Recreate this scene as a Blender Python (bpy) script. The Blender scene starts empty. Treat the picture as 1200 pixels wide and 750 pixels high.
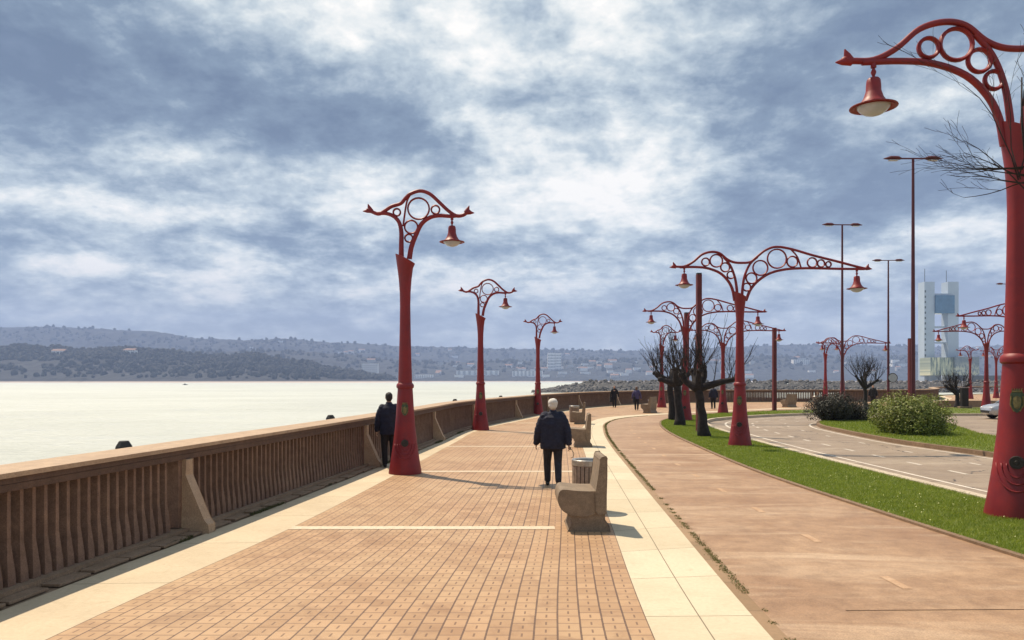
import bpy, bmesh, math, random
import numpy as np
from mathutils import Vector, Matrix, noise as mnoise
from mathutils.geometry import tessellate_polygon

random.seed(7); RNG = np.random.default_rng(11)
S = bpy.context.scene
PI = math.pi
R = math.radians

# ------------------------------------------------------------------ camera
CAM_H = 2.1; F = 900.0; HZ = 446.0
cam_d = bpy.data.cameras.new('camera'); cam = bpy.data.objects.new('camera', cam_d)
S.collection.objects.link(cam); S.camera = cam
cam.location = (0, 0, CAM_H); cam.rotation_euler = (R(90), 0, 0)
cam_d.lens = 27.0; cam_d.sensor_width = 36.0; cam_d.sensor_fit = 'HORIZONTAL'
cam_d.shift_y = (HZ - 375.0) / 1200.0
cam_d.clip_start = 0.05; cam_d.clip_end = 20000

# ------------------------------------------------------------------ light
SUN_AZ = R(-46); SUN_EL = R(60)
sv = Vector((math.sin(SUN_AZ)*math.cos(SUN_EL), math.cos(SUN_AZ)*math.cos(SUN_EL), math.sin(SUN_EL)))
sd = bpy.data.lights.new('sun', 'SUN'); sun = bpy.data.objects.new('sun', sd); S.collection.objects.link(sun)
sd.energy = 5.0; sd.angle = R(0.55); sd.color = (1.0, 0.85, 0.66)
sun.rotation_euler = sv.to_track_quat('Z', 'Y').to_euler(); sun.location = (-20, 20, 40)
S.view_settings.view_transform = 'Standard'; S.view_settings.look = 'None'
S.view_settings.gamma = 1.0; S.view_settings.use_curve_mapping = False
S.view_settings.exposure = 0.25
try:
    S.cycles.use_denoising = True; S.cycles.volume_bounces = 1; S.cycles.max_bounces = 6
    S.cycles.transparent_max_bounces = 12; S.cycles.volume_step_rate = 4
    S.cycles.caustics_reflective = False; S.cycles.caustics_refractive = False
    S.cycles.sample_clamp_indirect = 4
except Exception: pass

# ------------------------------------------------------------------ node helper
class NT:
    def __init__(s, tree): s.t = tree; s.n = tree.nodes; s.l = tree.links
    def node(s, typ, **kw):
        n = s.n.new(typ)
        for k, v in kw.items(): setattr(n, k, v)
        return n
    def put(s, sock, v):
        if isinstance(v, bpy.types.NodeSocket): s.l.new(v, sock)
        elif v is not None:
            if isinstance(v, (tuple, list)) and len(v) == 3 and sock.type == 'RGBA': v = (*v, 1)
            sock.default_value = v
    def m(s, op, a, b=None, c=None, clamp=False):
        n = s.node('ShaderNodeMath', operation=op); n.use_clamp = clamp
        for i, v in enumerate((a, b, c)):
            if v is not None: s.put(n.inputs[i], v)
        return n.outputs[0]
    def mix(s, f, a, b, mode='MIX'):
        n = s.node('ShaderNodeMix', data_type='RGBA', blend_type=mode)
        s.put(n.inputs[0], f); s.put(n.inputs[6], a); s.put(n.inputs[7], b)
        return n.outputs[2]
    def noise(s, vec, scale, detail=4, rough=.55, dist=0., dim='3D', lac=2.):
        n = s.node('ShaderNodeTexNoise', noise_dimensions=dim)
        s.put(n.inputs['Vector'], vec); n.inputs['Scale'].default_value = scale
        n.inputs['Detail'].default_value = detail; n.inputs['Roughness'].default_value = rough
        n.inputs['Distortion'].default_value = dist; n.inputs['Lacunarity'].default_value = lac
        return n.outputs[0]
    def ramp(s, f, stops):
        n = s.node('ShaderNodeValToRGB'); e = n.color_ramp.elements
        while len(e) > 1: e.remove(e[-1])
        e[0].position = stops[0][0]; e[0].color = (*stops[0][1], 1)
        for p, c in stops[1:]:
            x = e.new(p); x.color = (*c, 1)
        s.put(n.inputs[0], f); return n.outputs[0]
    def rng(s, v, a, b, c=0., d=1., smooth=False):
        n = s.node('ShaderNodeMapRange'); n.clamp = True
        if smooth: n.interpolation_type = 'SMOOTHSTEP'
        s.put(n.inputs[0], v)
        for i, q in enumerate((a, b, c, d)): s.put(n.inputs[i+1], q)
        return n.outputs[0]
    def sep(s, v):
        n = s.node('ShaderNodeSeparateXYZ'); s.put(n.inputs[0], v); return n.outputs
    def comb(s, x=0., y=0., z=0.):
        n = s.node('ShaderNodeCombineXYZ')
        for i, q in enumerate((x, y, z)): s.put(n.inputs[i], q)
        return n.outputs[0]
    def coord(s, what='Object'):
        return s.node('ShaderNodeTexCoord').outputs[what]
    def pos(s): return s.node('ShaderNodeNewGeometry').outputs['Position']
    def bump(s, h, strength=.3, dist=.01):
        n = s.node('ShaderNodeBump'); n.inputs['Strength'].default_value = strength
        n.inputs['Distance'].default_value = dist; s.put(n.inputs['Height'], h); return n.outputs[0]

def new_mat(name):
    m = bpy.data.materials.new(name); m.use_nodes = True
    nt = NT(m.node_tree); bs = m.node_tree.nodes['Principled BSDF']
    return m, nt, bs

def simple(name, col, rough=.7, metal=0., var=.25, scale=6., bump=.15, bscale=60., spec=.5, coat=0., bdist=.004):
    m, nt, bs = new_mat(name)
    p = nt.coord('Object')
    n1 = nt.noise(p, scale, 5, .6); n2 = nt.noise(p, bscale, 3, .6)
    f = nt.rng(n1, .3, .7, 1-var, 1+var)
    c = nt.mix(1.0, (*col, 1), nt.comb(f, f, f), 'MULTIPLY')
    nt.put(bs.inputs['Base Color'], c)
    nt.put(bs.inputs['Roughness'], nt.rng(n2, .3, .7, max(0, rough-.08), min(1, rough+.08)))
    bs.inputs['Metallic'].default_value = metal; bs.inputs['Specular IOR Level'].default_value = spec
    bs.inputs['Coat Weight'].default_value = coat
    if bump: nt.put(bs.inputs['Normal'], nt.bump(n2, bump, bdist))
    return m

# ------------------------------------------------------------------ world: sky texture under layered cloud
def make_world():
    w = bpy.data.worlds.new('World'); S.world = w; w.use_nodes = True
    nt = NT(w.node_tree); bg = w.node_tree.nodes['Background']
    sky = nt.node('ShaderNodeTexSky', sky_type='NISHITA'); sky.sun_disc = False
    sky.sun_elevation = SUN_EL; sky.sun_rotation = SUN_AZ % (2*PI); sky.air_density = 1.2; sky.dust_density = 2.0
    d = nt.coord('Generated'); x, y, z = nt.sep(d)
    zc = nt.m('MAXIMUM', z, 0.0)
    az = nt.m('ARCTAN2', x, y); el = nt.m('ARCSINE', z)
    k = nt.m('DIVIDE', 1.0, nt.m('ADD', zc, 0.30))
    P = nt.comb(nt.m('MULTIPLY', x, k), nt.m('MULTIPLY', y, k), 0.0)
    # layers
    big = nt.noise(P, 1.6, 5, .5, .2)
    mid = nt.noise(nt.comb(nt.m('MULTIPLY', x, k), nt.m('ADD', nt.m('MULTIPLY', y, k), 7.3), 1.7), 4.2, 9, .60, .15)
    fine = nt.noise(P, 16.0, 6, .6, .15)
    def gauss(a0, e0, sa, se, rot=0.):
        da = nt.m('SUBTRACT', az, a0); de = nt.m('SUBTRACT', el, e0)
        c, s_ = math.cos(rot), math.sin(rot)
        u = nt.m('ADD', nt.m('MULTIPLY', da, c), nt.m('MULTIPLY', de, s_))
        v = nt.m('SUBTRACT', nt.m('MULTIPLY', de, c), nt.m('MULTIPLY', da, s_))
        q = nt.m('ADD', nt.m('POWER', nt.m('ABSOLUTE', nt.m('DIVIDE', u, sa)), 2.0), nt.m('POWER', nt.m('ABSOLUTE', nt.m('DIVIDE', v, se)), 2.0))
        return nt.m('POWER', 2.718, nt.m('MULTIPLY', q, -1.0))
    v = nt.m('ADD', nt.m('MULTIPLY', big, .7), nt.m('MULTIPLY', mid, 1.45))
    v = nt.m('ADD', v, nt.m('MULTIPLY', fine, .55))
    v = nt.m('SUBTRACT', v, .85)
    for (a0, e0, sa, se, rot, wgt) in SKYBLOBS:
        v = nt.m('ADD', v, nt.m('MULTIPLY', gauss(a0, e0, sa, se, rot), wgt*1.3))
    cl = nt.ramp(v, [(0.12, (.125, .178, .27)), (.36, (.20, .27, .365)), (.50, (.33, .405, .485)), (.63, (.50, .575, .625)), (.78, (.77, .80, .79)), (.93, (.98, .95, .90))])
    # horizon murk
    hz = nt.rng(el, 0.0, 0.16, 1.0, 0.0, True)
    cl = nt.mix(nt.m('MULTIPLY', hz, .75), cl, (.45, .49, .56, 1))
    cl10 = nt.mix(1.0, cl, (10, 10, 10, 1), 'MULTIPLY')
    cover = nt.rng(mid, .25, .4, .86, 1.0)
    c = nt.mix(cover, sky.outputs[0], cl10)
    nt.put(bg.inputs['Color'], c); bg.inputs['Strength'].default_value = 0.095
def PA(px, py):
    dx, dz = (px-600)/F, (HZ-py)/F
    return math.atan2(dx, 1), math.atan2(dz, math.hypot(1, dx))
SKYBLOBS = []
for (px, py, sx, sy, rot, wgt) in [
    (620, 30, 330, 75, 0, .14), (690, 160, 200, 140, 0, .18), (640, 330, 500, 40, 0, .06), (520, -60, 300, 70, 0, .12),
    (150, 95, 330, 62, 0, -.26), (420, 150, 160, 30, 0, -.12),
    (330, 195, 120, 22, 0, .20), (80, 240, 170, 24, -.1, .19), (200, 275, 220, 14, 0, -.13),
    (110, 312, 190, 9, -.05, .17), (420, 318, 120, 10, 0, .10), (700, 265, 190, 40, 0, .08),
    (560, 215, 160, 30, 0, .10), (850, 90, 70, 60, 0, -.10), (980, 200, 150, 80, 0, -.15), (930, 275, 160, 28, 0, -.14),
    (1120, 270, 130, 22, 0, .12), (1030, 60, 160, 50, 0, -.10), (640, 40, 50, 25, 0, -.14), (600, 290, 160, 14, 0, -.10)]:
    a, e = PA(px, py); SKYBLOBS.append((a, e, sx/F, sy/F, rot, wgt))
make_world()

# ------------------------------------------------------------------ mesh helpers
COL = S.collection
class MB:
    def __init__(s): s.v = []; s.f = []; s.uv = None
    def add(s, vs, fs):
        o = len(s.v); s.v += [tuple(q) for q in vs]; s.f += [tuple(i+o for i in f) for f in fs]
    def box(s, c, size, rz=0., taper=None):
        cx, cy, cz = c; hx, hy, hz = size[0]/2, size[1]/2, size[2]/2
        co, si = math.cos(rz), math.sin(rz); vs = []
        for k in (-1, 1):
            t = 1.0 if (taper is None or k < 0) else taper
            for (a, b) in ((-1, -1), (1, -1), (1, 1), (-1, 1)):
                x, y = a*hx*t, b*hy*t
                vs.append((cx+x*co-y*si, cy+x*si+y*co, cz+k*hz))
        s.add(vs, [(3, 2, 1, 0), (4, 5, 6, 7), (0, 1, 5, 4), (1, 2, 6, 5), (2, 3, 7, 6), (3, 0, 4, 7)])
    def tube(s, pts, rads, n=8, cap=True, flat=1.0, up=None):
        pts = [Vector(p) for p in pts]
        if not isinstance(rads, (list, tuple)): rads = [rads]*len(pts)
        vs = []; prev = None
        for i, p in enumerate(pts):
            t = (pts[min(i+1, len(pts)-1)] - pts[max(i-1, 0)])
            t = t.normalized() if t.length > 1e-9 else Vector((0, 0, 1))
            if up is not None: a = Vector(up)
            elif prev is None: a = Vector((0, 0, 1)) if abs(t.z) < .9 else Vector((1, 0, 0))
            else: a = prev
            b = t.cross(a)
            if b.length < 1e-6: b = t.cross(Vector((0, 1, 0.01)))
            b.normalize(); a = b.cross(t).normalized(); prev = a
            for k in range(n):
                th = 2*PI*(k+.5)/n
                vs.append(p + (a*math.cos(th)*flat + b*math.sin(th))*rads[i])
        fs = []
        for i in range(len(pts)-1):
            for k in range(n):
                fs.append((i*n+k, i*n+(k+1) % n, (i+1)*n+(k+1) % n, (i+1)*n+k))
        if cap: fs.append(tuple(reversed(range(n)))); fs.append(tuple((len(pts)-1)*n+k for k in range(n)))
        s.add(vs, fs)
    def lathe(s, prof, c=(0, 0, 0), n=24, cap=True):
        vs = [(c[0]+r*math.cos(2*PI*k/n), c[1]+r*math.sin(2*PI*k/n), c[2]+z) for (z, r) in prof for k in range(n)]
        fs = [(i*n+k, i*n+(k+1) % n, (i+1)*n+(k+1) % n, (i+1)*n+k) for i in range(len(prof)-1) for k in range(n)]
        if cap: fs.append(tuple(reversed(range(n)))); fs.append(tuple((len(prof)-1)*n+k for k in range(n)))
        s.add(vs, fs)
    def ell(s, c, r, n=12, m=8):
        prof = [(-math.cos(PI*i/m), math.sin(PI*i/m)) for i in range(m+1)]
        vs = [(c[0]+r[0]*q*math.cos(2*PI*k/n), c[1]+r[1]*q*math.sin(2*PI*k/n), c[2]+r[2]*z) for (z, q) in prof for k in range(n)]
        fs = [(i*n+k, i*n+(k+1) % n, (i+1)*n+(k+1) % n, (i+1)*n+k) for i in range(m) for k in range(n)]
        s.add(vs, fs)
    def prism(s, poly, y0, y1):           # polygon in XZ extruded along Y
        n = len(poly); vs = [(x, y0, z) for x, z in poly]+[(x, y1, z) for x, z in poly]
        tri = tessellate_polygon([[Vector((x, z, 0)) for x, z in poly]])
        fs = [t for t in tri]+[(c+n, b+n, a+n) for a, b, c in tri]+[(i, (i+1) % n, (i+1) % n+n, i+n) for i in range(n)]
        s.add(vs, fs)
    def xf(s, mat, start=0):
        for i in range(start, len(s.v)): s.v[i] = tuple(mat @ Vector(s.v[i]))
    def build(s, name, mat, parent=None, smooth=False, bevel=0., kind=None, loc=None, fixn=True):
        me = bpy.data.meshes.new(name); me.from_pydata(s.v, [], s.f); me.update()
        if fixn or bevel:
            bm = bmesh.new(); bm.from_mesh(me)
            bmesh.ops.remove_doubles(bm, verts=bm.verts, dist=1e-6)
            if bevel:
                es = [e for e in bm.edges if len(e.link_faces) == 2 and e.calc_face_angle(0) > .5]
                bmesh.ops.bevel(bm, geom=es, offset=bevel, segments=2, affect='EDGES', profile=.6, clamp_overlap=True)
            bmesh.ops.recalc_face_normals(bm, faces=bm.faces)
            bm.to_mesh(me); bm.free()
        me.materials.append(mat)
        if smooth is True: me.shade_smooth()
        elif smooth: me.shade_smooth(); sharp(me, smooth)
        o = bpy.data.objects.new(name, me); COL.objects.link(o)
        if parent is not None: o.parent = parent
        if loc is not None: o.location = loc
        if kind: o['kind'] = kind
        return o
def sharp(me, ang):
    bm = bmesh.new(); bm.from_mesh(me)
    for e in bm.edges:
        e.smooth = not (len(e.link_faces) == 2 and e.calc_face_angle(0) > R(ang))
    bm.to_mesh(me); bm.free()
def tag(o, label=None, cat=None, group=None, kind=None):
    if label: o['label'] = label
    if cat: o['category'] = cat
    if group: o['group'] = group
    if kind: o['kind'] = kind
    return o
def empty(name, loc=(0, 0, 0), rz=0.):
    o = bpy.data.objects.new(name, None); COL.objects.link(o); o.location = loc; o.rotation_euler = (0, 0, rz)
    o.empty_display_size = .2; return o
def kids(o): return [c for c in bpy.data.objects if c.parent == o]
def copy_tree(o, parent=None):
    c = o.copy(); COL.objects.link(c); c.parent = parent
    for ch in kids(o): copy_tree(ch, c)
    return c
def G(px, py): Y = CAM_H*F/(py-HZ); return ((px-600)/F*Y, Y)
def catmull(P, n=8):
    P = [Vector((*p, 0)).xy for p in P]; Q = [P[0]*2-P[1]]+P+[P[-1]*2-P[-2]]; out = []
    for i in range(1, len(Q)-2):
        a, b, c, d = Q[i-1:i+3]
        for k in range(n):
            t = k/n
            out.append(.5*((2*b)+(c-a)*t+(2*a-5*b+4*c-d)*t*t+(3*b-a-3*c+d)*t**3))
    out.append(P[-1]); return out
def offset(C, d):
    out = []
    for i, p in enumerate(C):
        t = (C[min(i+1, len(C)-1)]-C[max(i-1, 0)]).normalized()
        out.append(p+Vector((t.y, -t.x))*d)      # + = right of travel direction
    return out
def resample(C, step):
    L = [0.]
    for a, b in zip(C, C[1:]): L.append(L[-1]+(b-a).length)
    n = int(L[-1]/step); out = []; j = 0
    for i in range(n+1):
        s = i*step
        while j < len(L)-2 and L[j+1] < s: j += 1
        t = (s-L[j])/max(1e-9, L[j+1]-L[j]); p = C[j].lerp(C[j+1], t)
        out.append((p, (C[j+1]-C[j]).normalized(), s))
    return out
def strip(name, A, B, z, mat, cols=1, width=None, kind='structure', parent=None):
    """sheet between two matched curves with a UV map in metres (u across, v along)"""
    n = len(A); vs = []; uv = []; s = 0
    for i in range(n):
        if i: s += ((A[i]+B[i])/2-(A[i-1]+B[i-1])/2).length
        w = width or (B[i]-A[i]).length
        for k in range(cols+1):
            t = k/cols; p = A[i].lerp(B[i], t); vs.append((p.x, p.y, z)); uv.append((t*w, s))
    fs = [(i*(cols+1)+k, i*(cols+1)+k+1, (i+1)*(cols+1)+k+1, (i+1)*(cols+1)+k) for i in range(n-1) for k in range(cols)]
    me = bpy.data.meshes.new(name); me.from_pydata(vs, [], fs); u = me.uv_layers.new(name='UVMap')
    for l in me.loops: u.data[l.index].uv = uv[l.vertex_index]
    me.materials.append(mat); me.update()
    if me.polygons and me.polygons[0].normal.z < 0: me.flip_normals()
    o = bpy.data.objects.new(name, me); COL.objects.link(o)
    if kind: o['kind'] = kind
    if parent: o.parent = parent
    return o
def ribbon(mb, C, d0, d1, z0, z1):
    """solid bar following a curve between two offsets"""
    A, B = offset(C, d0), offset(C, d1); n = len(A); vs = []
    for a, b in zip(A, B): vs += [(a.x, a.y, z0), (b.x, b.y, z0), (b.x, b.y, z1), (a.x, a.y, z1)]
    fs = [(i*4+k, i*4+(k+1) % 4, (i+1)*4+(k+1) % 4, (i+1)*4+k) for i in range(n-1) for k in range(4)]
    fs += [(3, 2, 1, 0), tuple((n-1)*4+k for k in range(4))]
    mb.add(vs, fs)
def slab(name, poly, z0, z1, mat, kind='structure'):
    n = len(poly); mb = MB(); vs = [(p[0], p[1], z1) for p in poly]+[(p[0], p[1], z0) for p in poly]
    tri = tessellate_polygon([[Vector((p[0], p[1], 0)) for p in poly]])
    mb.add(vs, [t for t in tri]+[(i, (i+1) % n, (i+1) % n+n, i+n) for i in range(n)])
    return mb.build(name, mat, kind=kind)

# ------------------------------------------------------------------ plan curves (matched stations)
ST_R = [(-5.95,-8),(-5.55,0),(-5.12,6.2),(-4.5,11.2),(-3.68,18),(-2.85,26),(-2.08,33.5),(0.05,42.3),(2.4,51),(6,60.5),(10.8,68),(17,73),(25,75.3),(34,75.8),(42,79),(50,90),(60,108),(80,125)]
ST_L = [(-4.75,-8),(-4.25,0),(-3.78,6.2),(-3.12,11.2),(-2.55,17.8),(-1.95,25.8),(-1.3,33.2),(.9,41.8),(3.2,50.2),(6.7,59.7),(11.3,67),(17.3,72),(25,74.2),(34,74.7),(43,78),(51,89),(61,107),(81,124)]
ST_B = [(.9,-8),(1.0,0),(1.16,6.2),(1.45,11.2),(1.85,18),(2.32,25.5),(2.85,32),(3.85,38.5),(5.5,44),(9,48.6),(14,53),(20,58),(26,61),(34,63),(43,64),(53,68),(63,72),(83,76)]
ST_K = [(1.85,-8),(1.95,0),(2.12,6.2),(2.4,11.5),(2.75,17.6),(3.2,25),(3.75,31.5),(4.6,38),(6.2,43.2),(9.4,47.6),(14.2,52),(20.2,57),(26,60),(34,62),(43,63),(53,67),(63,71),(83,75)]
ST_I = [(6.9,-8),(6.6,0),(6.3,6.2),(5.95,11.5),(5.72,17.6),(6.0,25),(6.45,31.5),(7.2,37),(8.2,41),(10.4,45.6),(14.5,50.2),(20,54.3),(26,57.5),(34,59.5),(43,60),(53,63),(63,66),(83,69)]
ST_O = [(9.0,-8),(8.7,0),(8.5,6.2),(8.4,11.5),(8.32,17.6),(8.35,25),(8.7,31.5),(9.3,37),(10.6,41.3),(13,44.4),(17,47.8),(21,49.3),(26,48),(34,48.7),(43,49),(53,50),(63,52),(83,54)]
cR, cL, cB, cK, cI, cO = [catmull(p, 8) for p in (ST_R, ST_L, ST_B, ST_K, ST_I, ST_O)]

# ------------------------------------------------------------------ materials for the ground
def mat_brick():
    m, nt, bs = new_mat('paver_brick')
    u, v, _ = nt.sep(nt.coord('UV'))
    W, L = .198, .205
    cu = nt.m('DIVIDE', u, W); fu = nt.m('FRACT', cu); iu = nt.m('FLOOR', cu)
    v2 = nt.m('ADD', v, nt.m('MULTIPLY', nt.m('MODULO', iu, 2.0), .1))
    cv = nt.m('DIVIDE', v2, L); fv = nt.m('FRACT', cv); iv = nt.m('FLOOR', cv)
    eu = nt.m('ABSOLUTE', nt.m('SUBTRACT', fu, .5)); ev = nt.m('ABSOLUTE', nt.m('SUBTRACT', fv, .5))
    jl = nt.m('GREATER_THAN', eu, .458); jc = nt.m('GREATER_THAN', ev, .465)
    dash = nt.m('MULTIPLY', nt.m('LESS_THAN', eu, .042), nt.m('LESS_THAN', ev, .2))
    wn = nt.node('ShaderNodeTexWhiteNoise', noise_dimensions='2D'); nt.put(wn.inputs['Vector'], nt.comb(iu, iv, 0.))
    p = nt.pos()
    big = nt.noise(p, .45, 6, .65); n2 = nt.noise(p, 14, 5, .7); st = nt.noise(p, 1.9, 6, .7, .6)
    base = nt.mix(wn.outputs[0], (.29, .158, .074, 1), (.46, .28, .15, 1))
    base = nt.mix(nt.rng(big, .35, .7), base, (.49, .33, .185, 1))
    base = nt.mix(nt.rng(st, .52, .68, 0., .6), base, (.22, .12, .06, 1))
    base = nt.mix(nt.rng(n2, .25, .75, .0, .35), base, (.36, .20, .10, 1))
    base = nt.mix(nt.m('MULTIPLY', jc, .8), base, (.13, .07, .04, 1))
    base = nt.mix(nt.m('MULTIPLY', dash, .75), base, (.13, .07, .04, 1))
    base = nt.mix(nt.m('MULTIPLY', jl, nt.rng(n2, .3, .7, .75, 1.)), base, (.095, .05, .03, 1))
    nt.put(bs.inputs['Base Color'], base); bs.inputs['Roughness'].default_value = .6
    h = nt.m('SUBTRACT', nt.m('MULTIPLY', n2, .4), nt.m('MAXIMUM', jl, nt.m('MAXIMUM', dash, nt.m('MULTIPLY', jc, .6))))
    nt.put(bs.inputs['Normal'], nt.bump(h, .5, .006)); return m
def mat_slab(name, ca, cb, L=1.0, W=None, mid=None, dark=(.33, .25, .15)):
    m, nt, bs = new_mat(name); u, v, _ = nt.sep(nt.coord('UV')); p = nt.pos()
    fv = nt.m('ABSOLUTE', nt.m('SUBTRACT', nt.m('FRACT', nt.m('DIVIDE', v, L)), .5))
    j = nt.m('GREATER_THAN', fv, .5-.006/L)
    if mid: j = nt.m('MAXIMUM', j, nt.m('LESS_THAN', nt.m('ABSOLUTE', nt.m('SUBTRACT', u, mid)), .006))
    wn = nt.node('ShaderNodeTexWhiteNoise', noise_dimensions='1D'); nt.put(wn.inputs['W'], nt.m('FLOOR', nt.m('DIVIDE', v, L)))
    n1 = nt.noise(p, .9, 6, .7, .4); n2 = nt.noise(p, 22, 5, .7); n3 = nt.noise(p, 3.2, 6, .75, .8)
    b = nt.mix(wn.outputs[0], (*ca, 1), (*cb, 1))
    b = nt.mix(nt.rng(n1, .4, .7, 0., .4), b, (*dark, 1)); b = nt.mix(nt.rng(n3, .55, .75, 0., .5), b, (*dark, 1))
    b = nt.mix(nt.rng(n2, .3, .7, 0., .28), b, (*[c*.8 for c in dark], 1))
    b = nt.mix(nt.m('MULTIPLY', j, .8), b, (.10, .07, .04, 1))
    nt.put(bs.inputs['Base Color'], b); bs.inputs['Roughness'].default_value = .8
    nt.put(bs.inputs['Normal'], nt.bump(nt.m('SUBTRACT', nt.m('MULTIPLY', n2, .5), j), .35, .004)); return m
def mat_ground(name, cols, scales=(.5, 6, 90), rough=.85, streak=None, b=.3, crack=None):
    m, nt, bs = new_mat(name); p = nt.pos()
    n1 = nt.noise(p, scales[0], 6, .65, .5); n2 = nt.noise(p, scales[1], 6, .7, .2); n3 = nt.noise(p, scales[2], 3, .7)
    c = nt.mix(nt.rng(n1, .35, .68), (*cols[0], 1), (*cols[1], 1))
    c = nt.mix(nt.rng(n2, .38, .72, 0, .65), c, (*cols[2], 1))
    if streak:
        x, y, z = nt.sep(p); q = nt.comb(nt.m('MULTIPLY', x, .3), nt.m('MULTIPLY', y, 1.6), 0.)
        ns = nt.noise(q, streak, 5, .7, 1.0); c = nt.mix(nt.rng(ns, .48, .7, 0, .6), c, (*cols[3], 1)); nd = nt.noise(p, 1.7, 8, .75, .4); c = nt.mix(nt.rng(nd, .52, .68, 0, .32), c, (*[q_*.8 for q_ in cols[2]], 1))
    g = nt.rng(n3, .3, .7, .72, 1.25); c = nt.mix(1., c, nt.comb(g, g, g), 'MULTIPLY')
    if crack:
        vo = nt.node('ShaderNodeTexVoronoi', feature='DISTANCE_TO_EDGE'); vo.inputs['Scale'].default_value = crack
        w = nt.node('ShaderNodeVectorMath', operation='ADD'); nt.put(w.inputs[0], p)
        nn = nt.node('ShaderNodeTexNoise'); nn.inputs['Scale'].default_value = 1.2; nn.inputs['Detail'].default_value = 6; nt.put(nn.inputs['Vector'], p)
        nt.put(w.inputs[1], nn.outputs['Color']); nt.put(vo.inputs['Vector'], w.outputs[0])
        c = nt.mix(nt.m('MULTIPLY', nt.m('LESS_THAN', vo.outputs[0], .0035), nt.rng(n2, .45, .55)), c, (.035, .025, .02, 1))
    nt.put(bs.inputs['Base Color'], c); bs.inputs['Roughness'].default_value = rough
    nt.put(bs.inputs['Normal'], nt.bump(nt.m('ADD', n3, nt.m('MULTIPLY', n2, .5)), b, .006)); return m
M = {}
M['brick'] = mat_brick()
M['band'] = mat_slab('pale_stone_band', (.64, .53, .37), (.56, .46, .31), 2.0, None, None, (.36, .27, .17))
M['bandr'] = mat_slab('pale_stone_slabs', (.66, .57, .41), (.57, .49, .34), 1.35, None, .50, (.42, .33, .21))
M['edge'] = mat_slab('edging_stone', (.36, .23, .13), (.28, .17, .09), 1.0, None, None, (.16, .12, .06))
M['plinth'] = mat_ground('worn_plinth_stone', [(.26, .175, .11), (.32, .22, .145), (.15, .10, .06)], (1.2, 8, 60), .85, None, .5)
M['path'] = mat_ground('cycle_path_surface', [(.30, .172, .092), (.44, .285, .168), (.18, .10, .052), (.58, .43, .29)], (.35, 3.5, 70), .6, .8, .3, None)
M['asph'] = mat_ground('road_asphalt', [(.25, .185, .125), (.33, .25, .175), (.18, .13, .09), (.42, .34, .25)], (.3, 3.2, 60), .6, .8, .25, .16)
M['land'] = mat_ground('land_gravel', [(.3, .25, .19), (.36, .3, .23), (.2, .17, .12)], (.4, 4, 60))
M['turf'] = mat_ground('turf', [(.10, .15, .018), (.16, .20, .025), (.11, .09, .03)], (1.2, 7, 60), .9, None, .8)
M['paint'] = mat_ground('road_paint', [(.62, .55, .46), (.72, .66, .56), (.42, .34, .27)], (2, 9, 60), .7)
M['kerb'] = mat_ground('kerb_stone', [(.50, .42, .32), (.60, .52, .40), (.33, .26, .18)], (1.5, 9, 50), .8)
M['stripe'] = mat_ground('pale_stripe_stone', [(.62, .52, .38), (.68, .58, .43), (.42, .32, .21)], (1.5, 9, 50), .7)
M['kerbb'] = mat_ground('brown_kerb', [(.20, .12, .07), (.28, .18, .11), (.11, .08, .04)], (1.5, 9, 50), .8)
M['fascia'] = mat_ground('weathered_shaded_fascia', [(.09, .050, .032), (.13, .075, .048), (.05, .028, .02)], (.8, 7, 60), .8, None, .5)  # weathered mottling; base darkened to paint in shade on the face below the cap
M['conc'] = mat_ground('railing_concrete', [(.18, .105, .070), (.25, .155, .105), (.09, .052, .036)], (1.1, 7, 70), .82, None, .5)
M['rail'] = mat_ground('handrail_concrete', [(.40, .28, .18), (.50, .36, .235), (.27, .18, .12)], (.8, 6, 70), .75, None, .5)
M['bench'] = mat_ground('bench_concrete', [(.21, .155, .105), (.30, .225, .15), (.13, .095, .065)], (2, 11, 80), .8, None, .5)
M['wall'] = mat_ground('seawall_stone', [(.25, .22, .18), (.32, .28, .22), (.12, .11, .08)], (.5, 3, 30))
M['rock'] = mat_ground('breakwater_rock', [(.09, .088, .09), (.19, .18, .175), (.05, .05, .05)], (.25, 1.2, 8), .85, None, .8)

def mat_red():
    m, nt, bs = new_mat('red_lamp_paint'); p = nt.coord('Object')
    n1 = nt.noise(p, 2.2, 6, .7, .5); n2 = nt.noise(p, 26, 5, .7); x, y, z = nt.sep(p)
    q = nt.comb(nt.m('MULTIPLY', x, 9.), nt.m('MULTIPLY', y, 9.), nt.m('MULTIPLY', z, .7)); ns = nt.noise(q, 1.4, 5, .7)
    c = nt.mix(nt.rng(n1, .35, .65), (.155, .0045, .009, 1), (.245, .010, .011, 1))
    c = nt.mix(nt.rng(ns, .55, .8, 0, .5), c, (.135, .006, .010, 1))
    c = nt.mix(nt.rng(n2, .64, .76, 0, .35), c, (.06, .02, .015, 1))
    nt.put(bs.inputs['Base Color'], c); nt.put(bs.inputs['Roughness'], nt.rng(n1, .3, .7, .42, .6))
    nt.put(bs.inputs['Normal'], nt.bump(n2, .12, .004)); return m
M['red'] = mat_red()
M['redsq'] = simple('dark_red_pole', (.11, .012, .013), .6, var=.3, scale=3)
M['mast'] = simple('mast_paint', (.08, .010, .016), .5, var=.2, scale=2)
M['opal'] = simple('lamp_opal_glass', (.40, .43, .48), .2, var=.08)
M['emb'] = simple('emblem_gilt', (.17, .14, .05), .5, metal=.4, var=.5, scale=30)
M['embg'] = simple('emblem_green', (.045, .07, .03), .5, var=.4, scale=30)
M['iron'] = simple('dark_iron', (.035, .033, .03), .5, metal=.5)
M['steel'] = simple('dull_steel', (.42, .40, .37), .35, metal=.8, var=.2)
M['bark'] = simple('dark_bark', (.020, .015, .015), .9, var=.5, scale=9, bump=.8, bscale=30, bdist=.02)
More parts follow.
